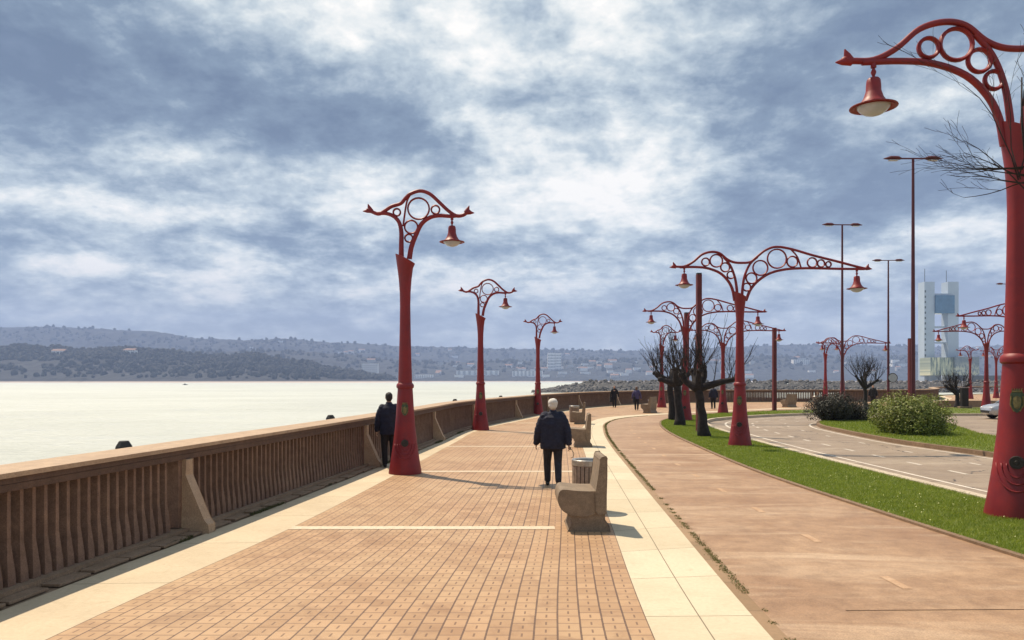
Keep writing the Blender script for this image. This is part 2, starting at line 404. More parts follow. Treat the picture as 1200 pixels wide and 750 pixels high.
M['twig'] = simple('twig_bark', (.028, .020, .018), .9, var=.3)
M['leafy'] = None

# ------------------------------------------------------------------ ground
out = offset(cR, -1.15)
land = [(p.x, p.y) for p in out]+[(150, 165), (420, 210), (420, -60), (-9, -60)]
slab('ground', land, -7, -.145, M['land'])
sw = MB(); ribbon(sw, catmull([(-8.5, -60), (-7.4, -20)]+[tuple(p) for p in offset([Vector(q) for q in ST_R], -1.0)], 6), -.35, .1, -7, -.02)
sw.build('seawall', M['wall'], kind='structure'); bpy.data.objects['seawall']['kind'] = 'structure'
slab('road', [(p.x, p.y) for p in offset(cO, -.3)]+[(140, 54), (140, -8)], -.14, -.10, M['asph'])
slab('promenade_base', [(p.x, p.y) for p in offset(cR, -1.0)]+[(p.x, p.y) for p in reversed(offset(cI, .05))], -.14, -.012, M['plinth'])
strip('cycle_path', cK, cI, -.004, M['path'], 4)
strip('promenade_paving', cL, cB, 0.0, M['brick'], 6, 4.95)
strip('stone_band', offset(cR, .38), cL, .001, M['band'])
strip('stone_band', cB, cK, .001, M['bandr'], 1, 1.0)
strip('stone_edging', cK, offset(cK, .13), .002, M['edge'])
mb = MB(); ribbon(mb, cR, -.45, .14, -.1, .07); mb.build('railing_plinth', M['plinth'], kind='structure')
# broken edge slabs between plinth and band
mb = MB()
for p, t, s in resample(cR, .62):
    if s > 75: break
    n = Vector((t.y, -t.x)); w = .19+random.uniform(-.03, .03)
    c = p+n*(.15+w/2); mb.box((c.x, c.y, .012+random.uniform(0, .012)), (w, .58+random.uniform(-.1, .03), .03), math.atan2(t.y, t.x)-PI/2+random.uniform(-.03, .03))
mb.build('edge_slabs', M['plinth'], kind='structure', bevel=.006)
# grass strips (slab with kerbs)
slab('grass_verge', [(p.x, p.y) for p in cI]+[(p.x, p.y) for p in reversed(cO)], -.14, .012, M['turf'])
mb = MB(); ribbon(mb, cI, -.1, -.002, -.1, .03); mb.build('verge_edging', M['kerbb'], kind='structure')
mb = MB(); ribbon(mb, cO, -.06, .16, -.13, .045); mb.build('verge_kerb', M['kerb'], kind='structure')
ISL = [(14.4,-8),(14.3,0),(14.2,10),(14.05,17),(13.9,22.6),(13.6,27),(14.1,33),(14.7,36.5),(16,39.5),(18,41.1),(20.4,41),(21.2,38),(19.4,33),(17.9,28.6),(17.6,22),(17.6,10),(17.6,0),(17.6,-8)]
cS = catmull(ISL, 6)
slab('median_grass', [(p.x, p.y) for p in cS], -.14, .05, M['turf'])
mb = MB(); ribbon(mb, cS, -.14, -.002, -.13, .035); mb.build('median_kerb', M['kerbb'], kind='structure')
# markings
mk = MB()
def paint_line(C, d, w, z, s0=0, s1=1e9, dash=None, period=None, mb_=None):
    seg = [q for q in resample(C, .25)]
    P = offset([q[0] for q in seg], d); i = 0
    while i < len(P)-1:
        s = seg[i][2]
        if s0 <= s <= s1 and (dash is None or (s % period) < dash):
            a, b = P[i], P[i+1]; t = (b-a).normalized(); n = Vector((t.y, -t.x))*w/2
            mb_.add([(a.x-n.x, a.y-n.y, z), (a.x+n.x, a.y+n.y, z), (b.x+n.x, b.y+n.y, z), (b.x-n.x, b.y-n.y, z)], [(0, 1, 2, 3)])
        i += 1
paint_line(cO, 1.05, .10, -.095, mb_=mk)
paint_line(cO, 2.35, .10, -.095, dash=.75, period=2.0, mb_=mk)
paint_line(cO, 3.9, .09, -.095, dash=.5, period=3.5, mb_=mk)
paint_line(cS, -.45, .10, -.095, mb_=mk)
mk.build('road_marking', M['paint'], kind='structure')
mk = MB()
cM = [a.lerp(b, .45) for a, b in zip(cK, cI)]
paint_line(cM, 0, .10, 0.0, s0=8, s1=60, dash=.5, period=2.25, mb_=mk)
mk.build('cycle_path_marking', mat_ground('worn_paint', [(.42, .26, .15), (.58, .41, .27), (.34, .19, .10)], (3, 12, 60), .8), kind='structure')
# pale cross stripes in the paving
mk = MB()
def station(C, Y):
    for a, b in zip(C, C[1:]):
        if a.y <= Y <= b.y: return a.lerp(b, (Y-a.y)/(b.y-a.y))
for Y in (4.1, 10.95, 17.75, 24.5, 31.3, 38.0):
    a, b = station(cL, Y), station(cB, Y-.0)
    if Y > 10 and Y < 12: b = a.lerp(b, .82)
    mk.add([(a.x, a.y-.11, .004), (b.x, b.y-.11, .004), (b.x, b.y+.11, .004), (a.x, a.y+.11, .004)], [(0, 1, 2, 3)])
mk.build('paving_stripe', M['stripe'], kind='structure')
# near paving seam across the cycle path
mk = MB(); mk.box((4.5, 7.05, .0), (2.9, .006, .004), .02); mk.build('path_joint', M['kerbb'], kind='structure')

# ------------------------------------------------------------------ sea
def mat_sea():
    m, nt, bs = new_mat('sea_water'); p = nt.pos(); x, y, z = nt.sep(p)
    q = nt.comb(nt.m('MULTIPLY', x, .55), y, 0.)
    a = nt.noise(q, 1.3, 6, .7, .3); b = nt.noise(q, .12, 4, .6); c = nt.noise(q, .018, 5, .6, .5)
    nt.put(bs.inputs['Base Color'], nt.mix(nt.rng(c, .4, .65), (.42, .45, .41, 1), (.50, .53, .49, 1)))
    nt.put(bs.inputs['Roughness'], nt.m('ADD', nt.rng(c, .35, .65, .0, .1), nt.rng(nt.m('ADD', nt.m('MULTIPLY', a, .6), nt.m('MULTIPLY', b, .4)),   .36, .62, .22, .82))); bs.inputs['IOR'].default_value = 1.45
    bs.inputs['Specular IOR Level'].default_value = 1.0
    h = nt.m('ADD', nt.m('MULTIPLY', a, .5), nt.m('MULTIPLY', b, 1.6))
    nt.put(bs.inputs['Normal'], nt.bump(h, 1.0, .8)); return m
mb = MB(); mb.add([(-5600, -300, -3), (5600, -300, -3), (5600, 6200, -3), (-5600, 6200, -3)], [(0, 1, 2, 3)])
mb.build('sea', mat_sea(), kind='structure')

# ------------------------------------------------------------------ far hills
def interp(P, x):
    if x <= P[0][0]: return P[0][1]
    for (a, b), (c, d) in zip(P, P[1:]):
        if x <= c:
            t = (x-a)/(c-a); t = t*t*(3-2*t); return b+(d-b)*t
    return P[-1][1]
HILLS = {
 'wooded_headland': (1850, 2400, 3000, [(-500,396),(0,405),(60,407),(100,411),(150,409),(205,413),(250,418),(300,417),(350,424),(400,434),(450,442),(485,449)], (-2600, -250), 3.5),
 'middle_hills': (2900, 3700, 4500, [(-500,400),(150,409),(250,412),(340,411),(400,415),(450,421),(520,425),(600,423),(700,421),(800,422),(900,417),(1000,419),(1100,415),(1200,413),(1700,410)], (-3600, 4300), 4.5),
 'far_hills': (4400, 5300, 6100, [(-500,380),(0,384),(60,383),(100,385),(170,388),(240,397),(300,399),(330,397),(400,402),(480,406),(600,409),(700,411),(780,411),(850,407),(930,404),(1040,405),(1120,407),(1200,404),(1700,400)], (-5200, 5200), 6.0)}
def hill_z(k, x, y, tree=True):
    y0, y1, y2, prof, xr, amp = HILLS[k]
    px = 600+x*F/y1; H = (HZ-interp(prof, px))*y1/F+5
    if y <= y1: t = (y-y0)/(y1-y0); sh = (t**.75)*(.9+.1*t) if t > 0 else 0
    else: t = (y2-y)/(y2-y1); sh = t*t*(3-2*t)
    n = mnoise.fractal(Vector((x*.004, y*.004, 3.1)), 1.0, 2.0, 4)*.16*(1-abs(2*min(1, max(0, (y-y0)/(y1-y0)))-1) if y < y1 else 0)
    z = -3.5+max(0, H*sh*(1+n*2))
    if tree and z > 3:
        z += max(-.2, mnoise.noise(Vector((x*.03, y*.02, 1)))+.25)*amp*1.3+mnoise.noise(Vector((x*.09, y*.05, 5)))*amp*.8
    return z
def mat_hill():
    m, nt, bs = new_mat('hillside'); p = nt.pos(); x, y, z = nt.sep(p)
    a = nt.noise(p, .0045, 6, .65, .5); b = nt.noise(p, .03, 5, .7); c = nt.noise(p, .0022, 4, .5)
    col = nt.mix(nt.rng(b, .35, .65), (.008, .010, .014, 1), (.018, .020, .024, 1))
    col = nt.mix(nt.rng(a, .58, .68, 0, .6), col, (.022, .024, .024, 1))
    col = nt.mix(nt.m('MULTIPLY', nt.m('MULTIPLY', nt.rng(b, .64, .7), nt.rng(c, .5, .6)), .6), col, (.40, .37, .33, 1))
    col = nt.mix(nt.rng(z, -1.5, 1.5, 1, 0), col, (.55, .45, .38, 1))
    nt.put(bs.inputs['Base Color'], col); bs.inputs['Roughness'].default_value = .95; return m
hm = mat_hill()
for k, (y0, y1, y2, prof, xr, amp) in HILLS.items():
    stepx = 9 if k == 'wooded_headland' else (13 if k == 'middle_hills' else 17)
    nx = int((xr[1]-xr[0])/stepx); ys = [y0+(y1-y0)*i/26 for i in range(27)]+[y1+(y2-y1)*i/6 for i in range(1, 7)]
    vs = []; ny = len(ys)
    for i in range(nx+1):
        x = xr[0]+i*stepx
        for y in ys: vs.append((x, y, hill_z(k, x, y) if y > y0 else -4))
    fs = [(i*ny+j, (i+1)*ny+j, (i+1)*ny+j+1, i*ny+j+1) for i in range(nx) for j in range(ny-1)]
    me = bpy.data.meshes.new(k); me.from_pydata(vs, [], fs); me.materials.append(hm); me.update()
    o = bpy.data.objects.new(k, me); COL.objects.link(o); o['kind'] = 'structure'
# woodland canopy lumps on the crests
mb = MB()
def lump(c, r, rz):
    ph = (1+5**.5)/2; V = [(-1,ph,0),(1,ph,0),(-1,-ph,0),(1,-ph,0),(0,-1,ph),(0,1,ph),(0,-1,-ph),(0,1,-ph),(ph,0,-1),(ph,0,1),(-ph,0,-1),(-ph,0,1)]
    Fc = [(0,11,5),(0,5,1),(0,1,7),(0,7,10),(0,10,11),(1,5,9),(5,11,4),(11,10,2),(10,7,6),(7,1,8),(3,9,4),(3,4,2),(3,2,6),(3,6,8),(3,8,9),(4,9,5),(2,4,11),(6,2,10),(8,6,7),(9,8,1)]
    a = random.uniform(0, 6.3); ca, sa = math.cos(a), math.sin(a); W = []
    for (x, y, z) in V:
        q = random.uniform(.7, 1.1)/1.9*r; x, y = x*ca-y*sa, x*sa+y*ca
        W.append((c[0]+x*q, c[1]+y*q, c[2]+z*q*rz))
    return W, Fc
for k, n in (('wooded_headland', 6000), ('middle_hills', 2200), ('far_hills', 2600)):
    y0, y1, y2, prof, xr, amp = HILLS[k]; cnt = 0
    for i in range(n):
        x = random.uniform(xr[0]*.9, xr[1]*.95); y = y1-abs(random.gauss(0, .5 if k == 'wooded_headland' else .35))*(y1-y0)
        if y < y0+40 or mnoise.noise(Vector((x*.006, y*.006, 9))) < (-.4 if k == 'wooded_headland' else -.2): continue
        z = hill_z(k, x, y, False)
        if z < 4: continue
        r = random.uniform(5, 11)*(y1/3000)**.5
        mb.add(*lump((x, y, z+r*.5), r, random.uniform(.8, 1.5)))
wm = mat_ground('far_woodland', [(.012, .014, .014), (.022, .025, .022), (.01, .011, .012)], (.01, .05, .3), .95)
o = mb.build('woodland', wm, kind='stuff', fixn=False); tag(o, 'dark woods covering the far hills across the bay', 'woodland', kind='stuff')

# ------------------------------------------------------------------ far houses
mw = simple('far_white_wall', (.8, .78, .75), .8, var=.1, scale=.1, bump=0)
mg = simple('far_grey_wall', (.42, .40, .38), .8, var=.1, scale=.1, bump=0)
mr = simple('far_tiled_roof', (.26, .15, .11), .85, var=.2, scale=.1, bump=0)
mwin = simple('far_window', (.10, .12, .15), .4, var=.1, bump=0)
def far_house(px, k, t, w, d, h, label, group=None, flat=False, name='house', wallm=None, cat='house', windows=True):
    y0, y1, y2, prof, xr, amp = HILLS[k]; Y = y0+(y1-y0)*t; X = (px-600)/F*Y; z = hill_z(k, X, Y, False)-1.0+amp*.3
    r = empty(name, (X, Y, z)); tag(r, label, cat, group)
    m = MB(); m.box((0, 0, h/2-2), (w, d, h+4)); m.build('wall', wallm or mw, r)
    if flat: m = MB(); m.box((0, 0, h+.4), (w+.8, d+.8, .8)); m.build('roof', mg, r)
    else:
        m = MB(); rh = min(w, d)*.32; hw, hd = w/2+.6, d/2+.6
        m.add([(-hw, -hd, h), (hw, -hd, h), (hw, hd, h), (-hw, hd, h), (-hw, 0, h+rh), (hw, 0, h+rh)], [(0, 1, 5, 4), (2, 3, 4, 5), (0, 4, 3), (1, 2, 5), (3, 2, 1, 0)]); m.build('roof', mr, r)
    if windows:
        rows = min(6, max(1, int(h/4))); cols = min(8, max(2, int(w/6)))
        for i in range(rows):
            for j in range(cols):
                m = MB(); m.box((-w/2+w*(j+.5)/cols, -d/2-.12, 2+i*h/rows), (w/cols*.5, .3, h/rows*.45)); m.build('window', mwin, r)
    return r
big = [
 (70, 'wooded_headland', .80, 38, 20, 11, 'pair of white house fronts high on the dark left headland', 'house', False),
 (153, 'wooded_headland', .78, 34, 18, 12, 'white house below tree clump on the dark headland, far left', 'house', False),
 (285, 'wooded_headland', .78, 30, 14, 6, 'low long pale shed on the ridge of the dark headland', 'shed', True),
 (434, 'middle_hills', .12, 62, 30, 52, 'broad white apartment slab near the water left of the first lamp row', 'building', True),
 (646, 'middle_hills', .45, 30, 26, 74, 'slim white tower block standing on the far shore, left of the pair', 'building', True),
 (654, 'middle_hills', .46, 26, 26, 70, 'slim white tower block standing on the far shore, right of the pair', 'building', True),
 (560, 'middle_hills', .22, 170, 40, 18, 'very long pale warehouse with flat roof on the far shore', 'warehouse', True),
 (618, 'middle_hills', .16, 120, 40, 20, 'shorter pale warehouse right of the long one on the shore', 'warehouse', True),
 (497, 'middle_hills', .10, 70, 30, 14, 'low white hall at the waterline behind the second lamp', 'hall', True),
 (938, 'middle_hills', .55, 70, 30, 20, 'long white building on hillside between the two mast lights', 'building', True),
 (940, 'middle_hills', .72, 60, 30, 14, 'pale terrace above the long white hillside building', 'building', True),
 (1052, 'middle_hills', .5, 60, 30, 12, 'low pale building on hillside right of the thinnest mast', 'building', True),
 (778, 'middle_hills', .5, 66, 30, 16, 'pale low block on the hillside behind the pollard trees', 'building', True)]
for (px, k, t, w, d, h, lab, cat, fl) in big:
    far_house(px, k, t, w, d, h, lab, None, fl, 'house' if cat == 'house' else 'building', cat=cat)
random.seed(21)
for i in range(70):
    px = random.choice([random.gauss(600, 90), random.gauss(700, 60), random.uniform(420, 1180)])
    far_house(px, 'middle_hills', random.uniform(.08, .8), random.uniform(14, 40), random.uniform(12, 20), random.uniform(6, 14),
              'small pale house among many on the middle slopes across the bay', 'small houses on the middle slopes', random.random() < .4, windows=False, wallm=random.choice([mw, mg, mw]))
for i in range(26):
    px = random.uniform(250, 1180)
    far_house(px, 'far_hills', random.uniform(.3, .97), random.uniform(20, 42), 18, random.uniform(8, 14),
              'tiny pale house near the crest of the farthest ridge', 'tiny houses on the farthest ridge', random.random() < .4, windows=False)

# ------------------------------------------------------------------ control tower across the harbour
YT = 780.; k_ = YT/F
def TX(px): return (px-600)*k_
def TZ(py): return CAM_H+(HZ-py)*k_
slab('quay', [(TX(1000), YT-25), (TX(1400), YT-25), (TX(1400), YT+70), (TX(1000), YT+70)], -6, .8, M['wall'])
tw = empty('control_tower', (TX(1100), YT, .8)); tag(tw, 'tall white twin shaft harbour control tower with blue glass bridge, across the water at right', 'control tower')
def tb(name, x0, x1, y0, y1, dy, dep, mat, parent=tw):
    m = MB(); m.box(((TX(x0)+TX(x1))/2-TX(1100), dy, (TZ(y0)+TZ(y1))/2-.8), (TX(x1)-TX(x0), dep, TZ(y0)-TZ(y1))); return m.build(name, mat, parent)
mtw = simple('tower_white', (.38, .45, .54), .5, var=.06, scale=.1, bump=0)
mbl = simple('tower_blue_glass', (.07, .16, .27), .12, var=.25, scale=.12, bump=0, spec=1)
mtd = simple('tower_dark_glass', (.10, .12, .13), .2, var=.2, scale=.3, bump=0)
def mat_facade():
    m, nt, bs = new_mat('tower_base_cladding'); x, y, z = nt.sep(nt.coord('Object'))
    n = nt.noise(nt.comb(nt.m('MULTIPLY', x, .55), 0., nt.m('MULTIPLY', z, .07)), 1.0, 4, .7)
    nt.put(bs.inputs['Base Color'], nt.ramp(n, [(.38, (.10, .14, .15)), (.5, (.34, .38, .30)), (.6, (.66, .64, .44))])); bs.inputs['Roughness'].default_value = .3; return m
def mat_facade2():
    m, nt, bs = new_mat('tower_base_glazing'); x, y, z = nt.sep(nt.coord('Object'))
    n = nt.noise(nt.comb(nt.m('MULTIPLY', x, .35), 0., nt.m('MULTIPLY', z, .2)), 1.0, 4, .7)
    g = nt.rng(z, 12, 20, 1, .15)
    nt.put(bs.inputs['Base Color'], nt.mix(nt.m('MULTIPLY', nt.rng(n, .42, .6), g), (.16, .20, .24, 1), (.58, .58, .44, 1))); bs.inputs['Roughness'].default_value = .25; return m
sl = tb('shaft', 1079.6, 1091.5, 331, 447, 0, 12, mtw); sr = tb('shaft', 1107, 1119.4, 331, 447, 0, 12, mtw)
for i in range(13):
    tb('shaft_window', 1079.9, 1081.2, 341+i*6.2, 343.6+i*6.2, -6.1, .5, mtd, sl)
tb('glass_bridge', 1091.6, 1113.5, 347, 368, -1.5, 13, mbl)
tb('bridge_ceiling', 1091.6, 1107, 344.6, 347, 0, 11, mtw)
tb('cross_beam', 1091.6, 1107, 382.5, 384.5, 0, 5, mtw); tb('cross_beam', 1091.6, 1107, 401, 402.6, 0, 5, mtw)
tb('podium', 1079, 1105.2, 419.5, 440, -8, 20, mat_facade()); tb('podium', 1105.4, 1133, 419, 440, -10, 22, mat_facade2())
tb('podium_column', 1084, 1096, 440, 447, -6, 8, mtw); tb('podium_column', 1118, 1126, 440, 447, -6, 8, mtd)
for (a, t0) in ((1083.6, 315), (1109, 317)): tb('antenna', a-.25, a+.25, t0, 331, 0, .4, mtd)
bd = MB(); bd.box((0, 0, 3), (50, 14, 7)); bo = bd.build('harbour_shed', mtd, loc=(TX(1170), 790, .8)); tag(bo, 'long low dark shed on the quay right of the control tower', 'shed')

# ------------------------------------------------------------------ breakwater
YB = 335.
core = MB(); x0 = TX(0)*0-0
bx0 = (622-600)/F*YB
core.add([(bx0, YB-1, -4), (bx0+30, YB-4, .6), (bx0+30, YB+4, .6), (bx0, YB+1, -4), (520, YB-4, .9), (520, YB+4, .9), (bx0+20, YB-9, -4), (520, YB-9, -4), (bx0+20, YB+9, -4), (520, YB+9, -4)],
         [(0, 6, 1), (1, 6, 7, 4), (1, 4, 5, 2), (2, 5, 9, 8), (0, 1, 2, 3), (3, 2, 8)])
core.build('breakwater_core', M['rock'], kind='structure')
rk = MB(); random.seed(5)
for i in range(5200):
    x = bx0+1+random.random()**1.25*360; hh = min(1, (x-bx0)/26)
    t = random.random(); y = YB-9.5+t*11; z = -3.4+(t**.8)*4.9*hh+random.uniform(-.3, .35)
    if t > .97: z += .3
    rk.add(*lump((x, y, z), random.uniform(.75, 1.35), random.uniform(.6, 1)))
o = rk.build('breakwater_rocks', M['rock'], kind='stuff', fixn=False); tag(o, 'grey rock armour of the long breakwater beyond the railing', 'rocks', kind='stuff')

# ------------------------------------------------------------------ railing
rail = empty('railing', (cR[0].x, cR[0].y, 0)); rail.location = (0, 0, 0)
tag(rail, 'long brown concrete railing with fin balusters curving along the sea edge', 'railing')
hr = MB()
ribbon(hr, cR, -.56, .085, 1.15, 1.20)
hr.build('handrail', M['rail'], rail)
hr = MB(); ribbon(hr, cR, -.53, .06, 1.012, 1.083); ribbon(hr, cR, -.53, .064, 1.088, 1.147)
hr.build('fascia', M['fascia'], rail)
def fin(mb, p=None, a=0.):
    st = len(mb.v)
    prof = [(0.0, .054, .035), (.12, .051, .03), (.42, .026, .0), (1.02, .023, .0)]
    vs = []
    for z, hw, fx in prof: vs += [(-.20, -hw, z+.06), (fx, -hw, z+.06), (fx, hw, z+.06), (-.20, hw, z+.06)]
    vs = [(x, y, min(z, 1.02)) for x, y, z in vs]
    fs = [(i*4+k, i*4+(k+1) % 4, (i+1)*4+(k+1) % 4, (i+1)*4+k) for i in range(3) for k in range(4)]
    mb.add(vs, fs)
    if p is not None: mb.xf(Matrix.Translation((p.x, p.y, 0)) @ Matrix.Rotation(a, 4, 'Z'), st)
m0 = MB(); fin(m0); fin0 = None; rest = MB(); cnt = 0; nposts = []
seg = resample(cR, .168)
post_s = []
for p, t, s in resample(cR, .05):
    pass
arc11 = None
L = 0
for p, t, s in resample(cR, .05):
    if arc11 is None and p.y >= 10.45: arc11 = s
PER = 8.15
for p, t, s in seg:
    if s > 130: break
    ph = (s-arc11+PER*10) % PER
    if ph < .28 or ph > PER-.10: continue
    a = math.atan2(t.y, t.x)-PI/2
    if p.y > 6.6 and cnt < 100:
        if fin0 is None: fin0 = m0.build('baluster', M['conc'], rail, bevel=.004); o = fin0
        else: o = fin0.copy(); COL.objects.link(o); o.parent = rail
        o.location = (p.x, p.y, 0); o.rotation_euler = (0, 0, a); cnt += 1
    else: fin(rest, p, a)
o = rest.build('baluster', M['conc'], rail, fixn=False); o['kind'] = 'stuff'
post0 = None
for p, t, s in resample(cR, .05):
    ph = (s-arc11+PER*10) % PER
    if ph < .06 and s < 110 and (not nposts or s-nposts[-1][2] > 1):
        a = math.atan2(t.y, t.x)-PI/2
        if post0 is None:
            m = MB(); m.box((-.09, .13, .55), (.24, .34, .94)); post0 = m.build('support_post', M['conc'], rail, bevel=.01)
            b = MB(); b.prism([(.032, .0), (.42, .0), (.42, .12), (.36, .19), (.09, .80), (.09, 1.01), (.032, 1.01)], .04, .21); b.build('brace', M['rail'], post0, bevel=.01)
            o = post0
        else: o = copy_tree(post0, rail)
        o.location = (p.x, p.y, 0); o.rotation_euler = (0, 0, a); nposts.append((p, t, s))
# seaward marker stubs beyond the handrail
mbx = None
for i, (p, t, s) in enumerate(nposts):
    if p.y < 2: continue
    n = Vector((t.y, -t.x)); q = p-n*.80
    if mbx is None:
        mbx = empty('concrete_bollard'); m = MB()
        m.lathe([(-.1, .14), (1.1, .12)], n=10); m.build('shaft', M['conc'], mbx)
        m = MB(); m.lathe([(1.1, .10), (1.15, .115), (1.19, .11), (1.255, .07), (1.265, .06)], n=8); m.build('cap', M['iron'], mbx)
        o = mbx
    else: o = copy_tree(mbx)
    o.location = (q.x, q.y, 0)
    tag(o, 'dark topped concrete bollard poking up on the sea side of the railing', 'bollard', 'bollards outside the railing')
    o['label'] = 'dark topped bollard on the sea side of the railing, %s from the near end' % ['first', 'second', 'third', 'fourth', 'fifth', 'sixth', 'seventh', 'eighth', 'ninth', 'tenth', 'eleventh', 'twelfth', 'thirteenth', 'fourteenth', 'fifteenth'][min(14, i)]
    if abs(p.y-11) < 1: o['label'] = 'nearest dark topped bollard, poking above the railing at the left of the photo'
    if abs(p.y-18.6) < 2: o['label'] = 'dark topped bollard outside the railing left of the man at the rail'

# ------------------------------------------------------------------ ornate red lamps
KS = .0067; KD = .00952
def pts_s(P): return [((x-220)*KS, 0, 6.4-(y-60)*KS) for x, y in P]
def pts_d(P): return [((x-368)*KD, 0, 6.4-(y-50)*KD) for x, y in P]
def smooth3(P, n=5):
    C = [Vector(p) for p in P]; Q = [C[0]*2-C[1]]+C+[C[-1]*2-C[-2]]; out = []
    for i in range(1, len(Q)-2):
        a, b, c, d = Q[i-1:i+3]
        for k in range(n):
            t = k/n; out.append(.5*((2*b)+(c-a)*t+(2*a-5*b+4*c-d)*t*t+(3*b-a-3*c+d)*t**3))
    out.append(C[-1]); return out
def bar(mb, P, r, r2=None):
    C = smooth3(P); n = len(C); r2 = r2 or r
    mb.tube(C, [r+(r2-r)*(i/(n-1))**1.6 for i in range(n)], 8, flat=1.0, up=(0, 1, 0))
def ring(mb, c, r, t):
    n = 24; k = 6; vs = []
    for i in range(n):
        a = 2*PI*i/n
        for j in range(k):
            b = 2*PI*(j+.5)/k; rr = r+t*math.cos(b)
            vs.append((c[0]+rr*math.cos(a), c[1]+t*1.5*math.sin(b), c[2]+rr*math.sin(a)))
    mb.add(vs, [(i*k+j, i*k+(j+1) % k, ((i+1) % n)*k+(j+1) % k, ((i+1) % n)*k+j) for i in range(n) for j in range(k)])
def finial(mb, x, z, sgn):
    for (dx, dz, r) in ((.17, -.015, .034), (.055, .15, .034)):
        mb.tube([(x-sgn*.03, 0, z-.01), (x+sgn*dx*.5, 0, z+dz*.5), (x+sgn*dx, 0, z+dz)], [.05, r*1.25, .008], 8)
    mb.ell((x+sgn*.03, 0, z+.01), (.075, .05, .055), 10, 6)
def column_mb():
    m = MB()
    prof = [(0, .372), (.04, .372), (.3, .327), (.65, .275), (1.06, .228), (1.5, .195), (1.92, .17), (1.94, .195), (1.98, .20), (2.02, .19), (2.05, .158), (2.6, .140), (3.2, .126), (3.8, .118), (4.1, .124), (4.4, .146), (4.65, .178), (4.86, .222), (4.87, .17)]
    m.lathe(prof, n=32)
    out = []
    for x, y, z in m.v:
        if z > 4.8: z = z-(x/.22)*.11*(1 if z > 4.8 else 0)
        out.append((x, y, z))
    m.v = out; return m
def rad_at(z):
    P = [(0, .372), (.3, .327), (.65, .275), (1.06, .228), (1.5, .195), (1.92, .17)]
    for (a, b), (c, d) in zip(P, P[1:]):
        if z <= c: return b+(d-b)*(z-a)/(c-a)
    return .16
def lamp_details(root, col, ang):
    Rm = Matrix.Rotation(ang, 4, 'Z')
    def onface(mb, st): mb.xf(Rm, st)
    # coat of arms plate
    m = MB(); n = 14; z0 = 1.46
    def shield(sx, sz, off, cz, mbb):
        vs = []; pr = [(-1, .0), (-.8, .55), (-.4, .85), (.1, 1), (.55, .95), (.75, .7), (.85, .35), (1, .0)]
        f = [(w*sx, v*sz+cz) for v, w in pr]+[(-w*sx, v*sz+cz) for v, w in reversed(pr[1:-1])]
        for (x, z) in f:
            r = rad_at(z); y = -math.sqrt(max(0.0001, r*r-x*x)); vs.append((x, y-off, z))
        c = len(f); vs += [(x, y+off+.01, z) for x, y, z in vs[:c]]
        vs.append((0, -rad_at(cz)-off-.006, cz)); 
        mbb.add(vs, [(i, (i+1) % c, 2*c) for i in range(c)]+[(i, (i+1) % c, (i+1) % c+c, i+c) for i in range(c)])
    shield(.075, .15, .012, z0, m); onface(m, 0); e = m.build('emblem', M['embg'], col, smooth=40)
    g = MB(); shield(.045, .085, .024, z0-.02, g)
    for k in range(5):
        x = (k-2)*.022; r = rad_at(z0+.15); g.tube([(x, -r-.012, z0+.12), (x*1.2, -r-.014, z0+.155)], [.009, .004], 5)
    g.tube([(-.055, -rad_at(z0+.12)-.01, z0+.115), (.055, -rad_at(z0+.12)-.01, z0+.115)], .011, 5)
    for sx in (-1, 1): g.tube([(sx*.06, -rad_at(z0)-.01, z0+.06), (sx*.068, -rad_at(z0)-.012, z0-.05), (sx*.03, -rad_at(z0-.12)-.014, z0-.13)], .009, 5)
    onface(g, 0); g.build('emblem_crest', M['emb'], e)
    # round vent
    v = MB(); zc = .70; r = rad_at(zc)
    st = len(v.v)
    v.tube([(0, -r+.02, zc), (0, -r-.028, zc)], [.085, .075], 20); v.tube([(0, -r-.026, zc), (0, -r-.04, zc)], [.03, .022], 14)
    onface(v, 0); v.build('round_vent', M['iron'], col, smooth=40)
    # incised arcs below it
    a = MB()
    for R_ in (.13, .20, .27):
        P = []
        for k in range(15):
            th = PI+PI*k/14; x = R_*math.cos(th)*.82; z = .68+R_*math.sin(th)*1.25
            if z < .04: z = .04
            rr = rad_at(z); y = -math.sqrt(max(.0004, rr*rr-x*x)); P.append((x, y-.002, z))
        a.tube(P, .011, 6)
    onface(a, 0); a.build('relief_arcs', M['red'], col, smooth=True)
def pendant(root, x, ztop, s=1.0):
    """bell lamp hung from the arm"""
    m = MB(); m.tube([(x, 0, ztop), (x, 0, ztop-.07*s)], .035*s, 10); m.lathe([(-.17*s, .02*s), (-.13*s, .035*s), (-.09*s, .02*s)], (x, 0, ztop), 10)
    m.tube([(x, 0, ztop-.06*s), (x, 0, ztop-.22*s)], .018*s, 8); h = m.build('lamp_hanger', M['red'], root, smooth=40)
    s_ = MB(); zt = ztop-.2*s
    pr = [(0.0, .02), (-.005, .065), (-.03, .082), (-.08, .088), (-.17, .092), (-.19, .10), (-.25, .118), (-.31, .155), (-.35, .205), (-.375, .25), (-.385, .255), (-.382, .235), (-.35, .19), (-.30, .14), (-.26, .11)]
    s_.lathe([(z*s, r*s) for z, r in pr], (x, 0, zt), 28, cap=False); sh = s_.build('lamp_shade', M['red'], root, smooth=50)
    d = MB(); d.lathe([(z*s, r*s) for z, r in [(-.355, .20), (-.38, .195), (-.42, .16), (-.455, .11), (-.475, .05), (-.48, .004)]], (x, 0, zt), 24); d.build('diffuser', M['opal'], sh, smooth=50)
    q = MB(); q.lathe([(z*s, r*s) for z, r in [(-.372, .235), (-.366, .285), (-.374, .287), (-.38, .237)]], (x, 0, zt), 28, cap=False); q.build('rim', M['red'], sh, smooth=50)
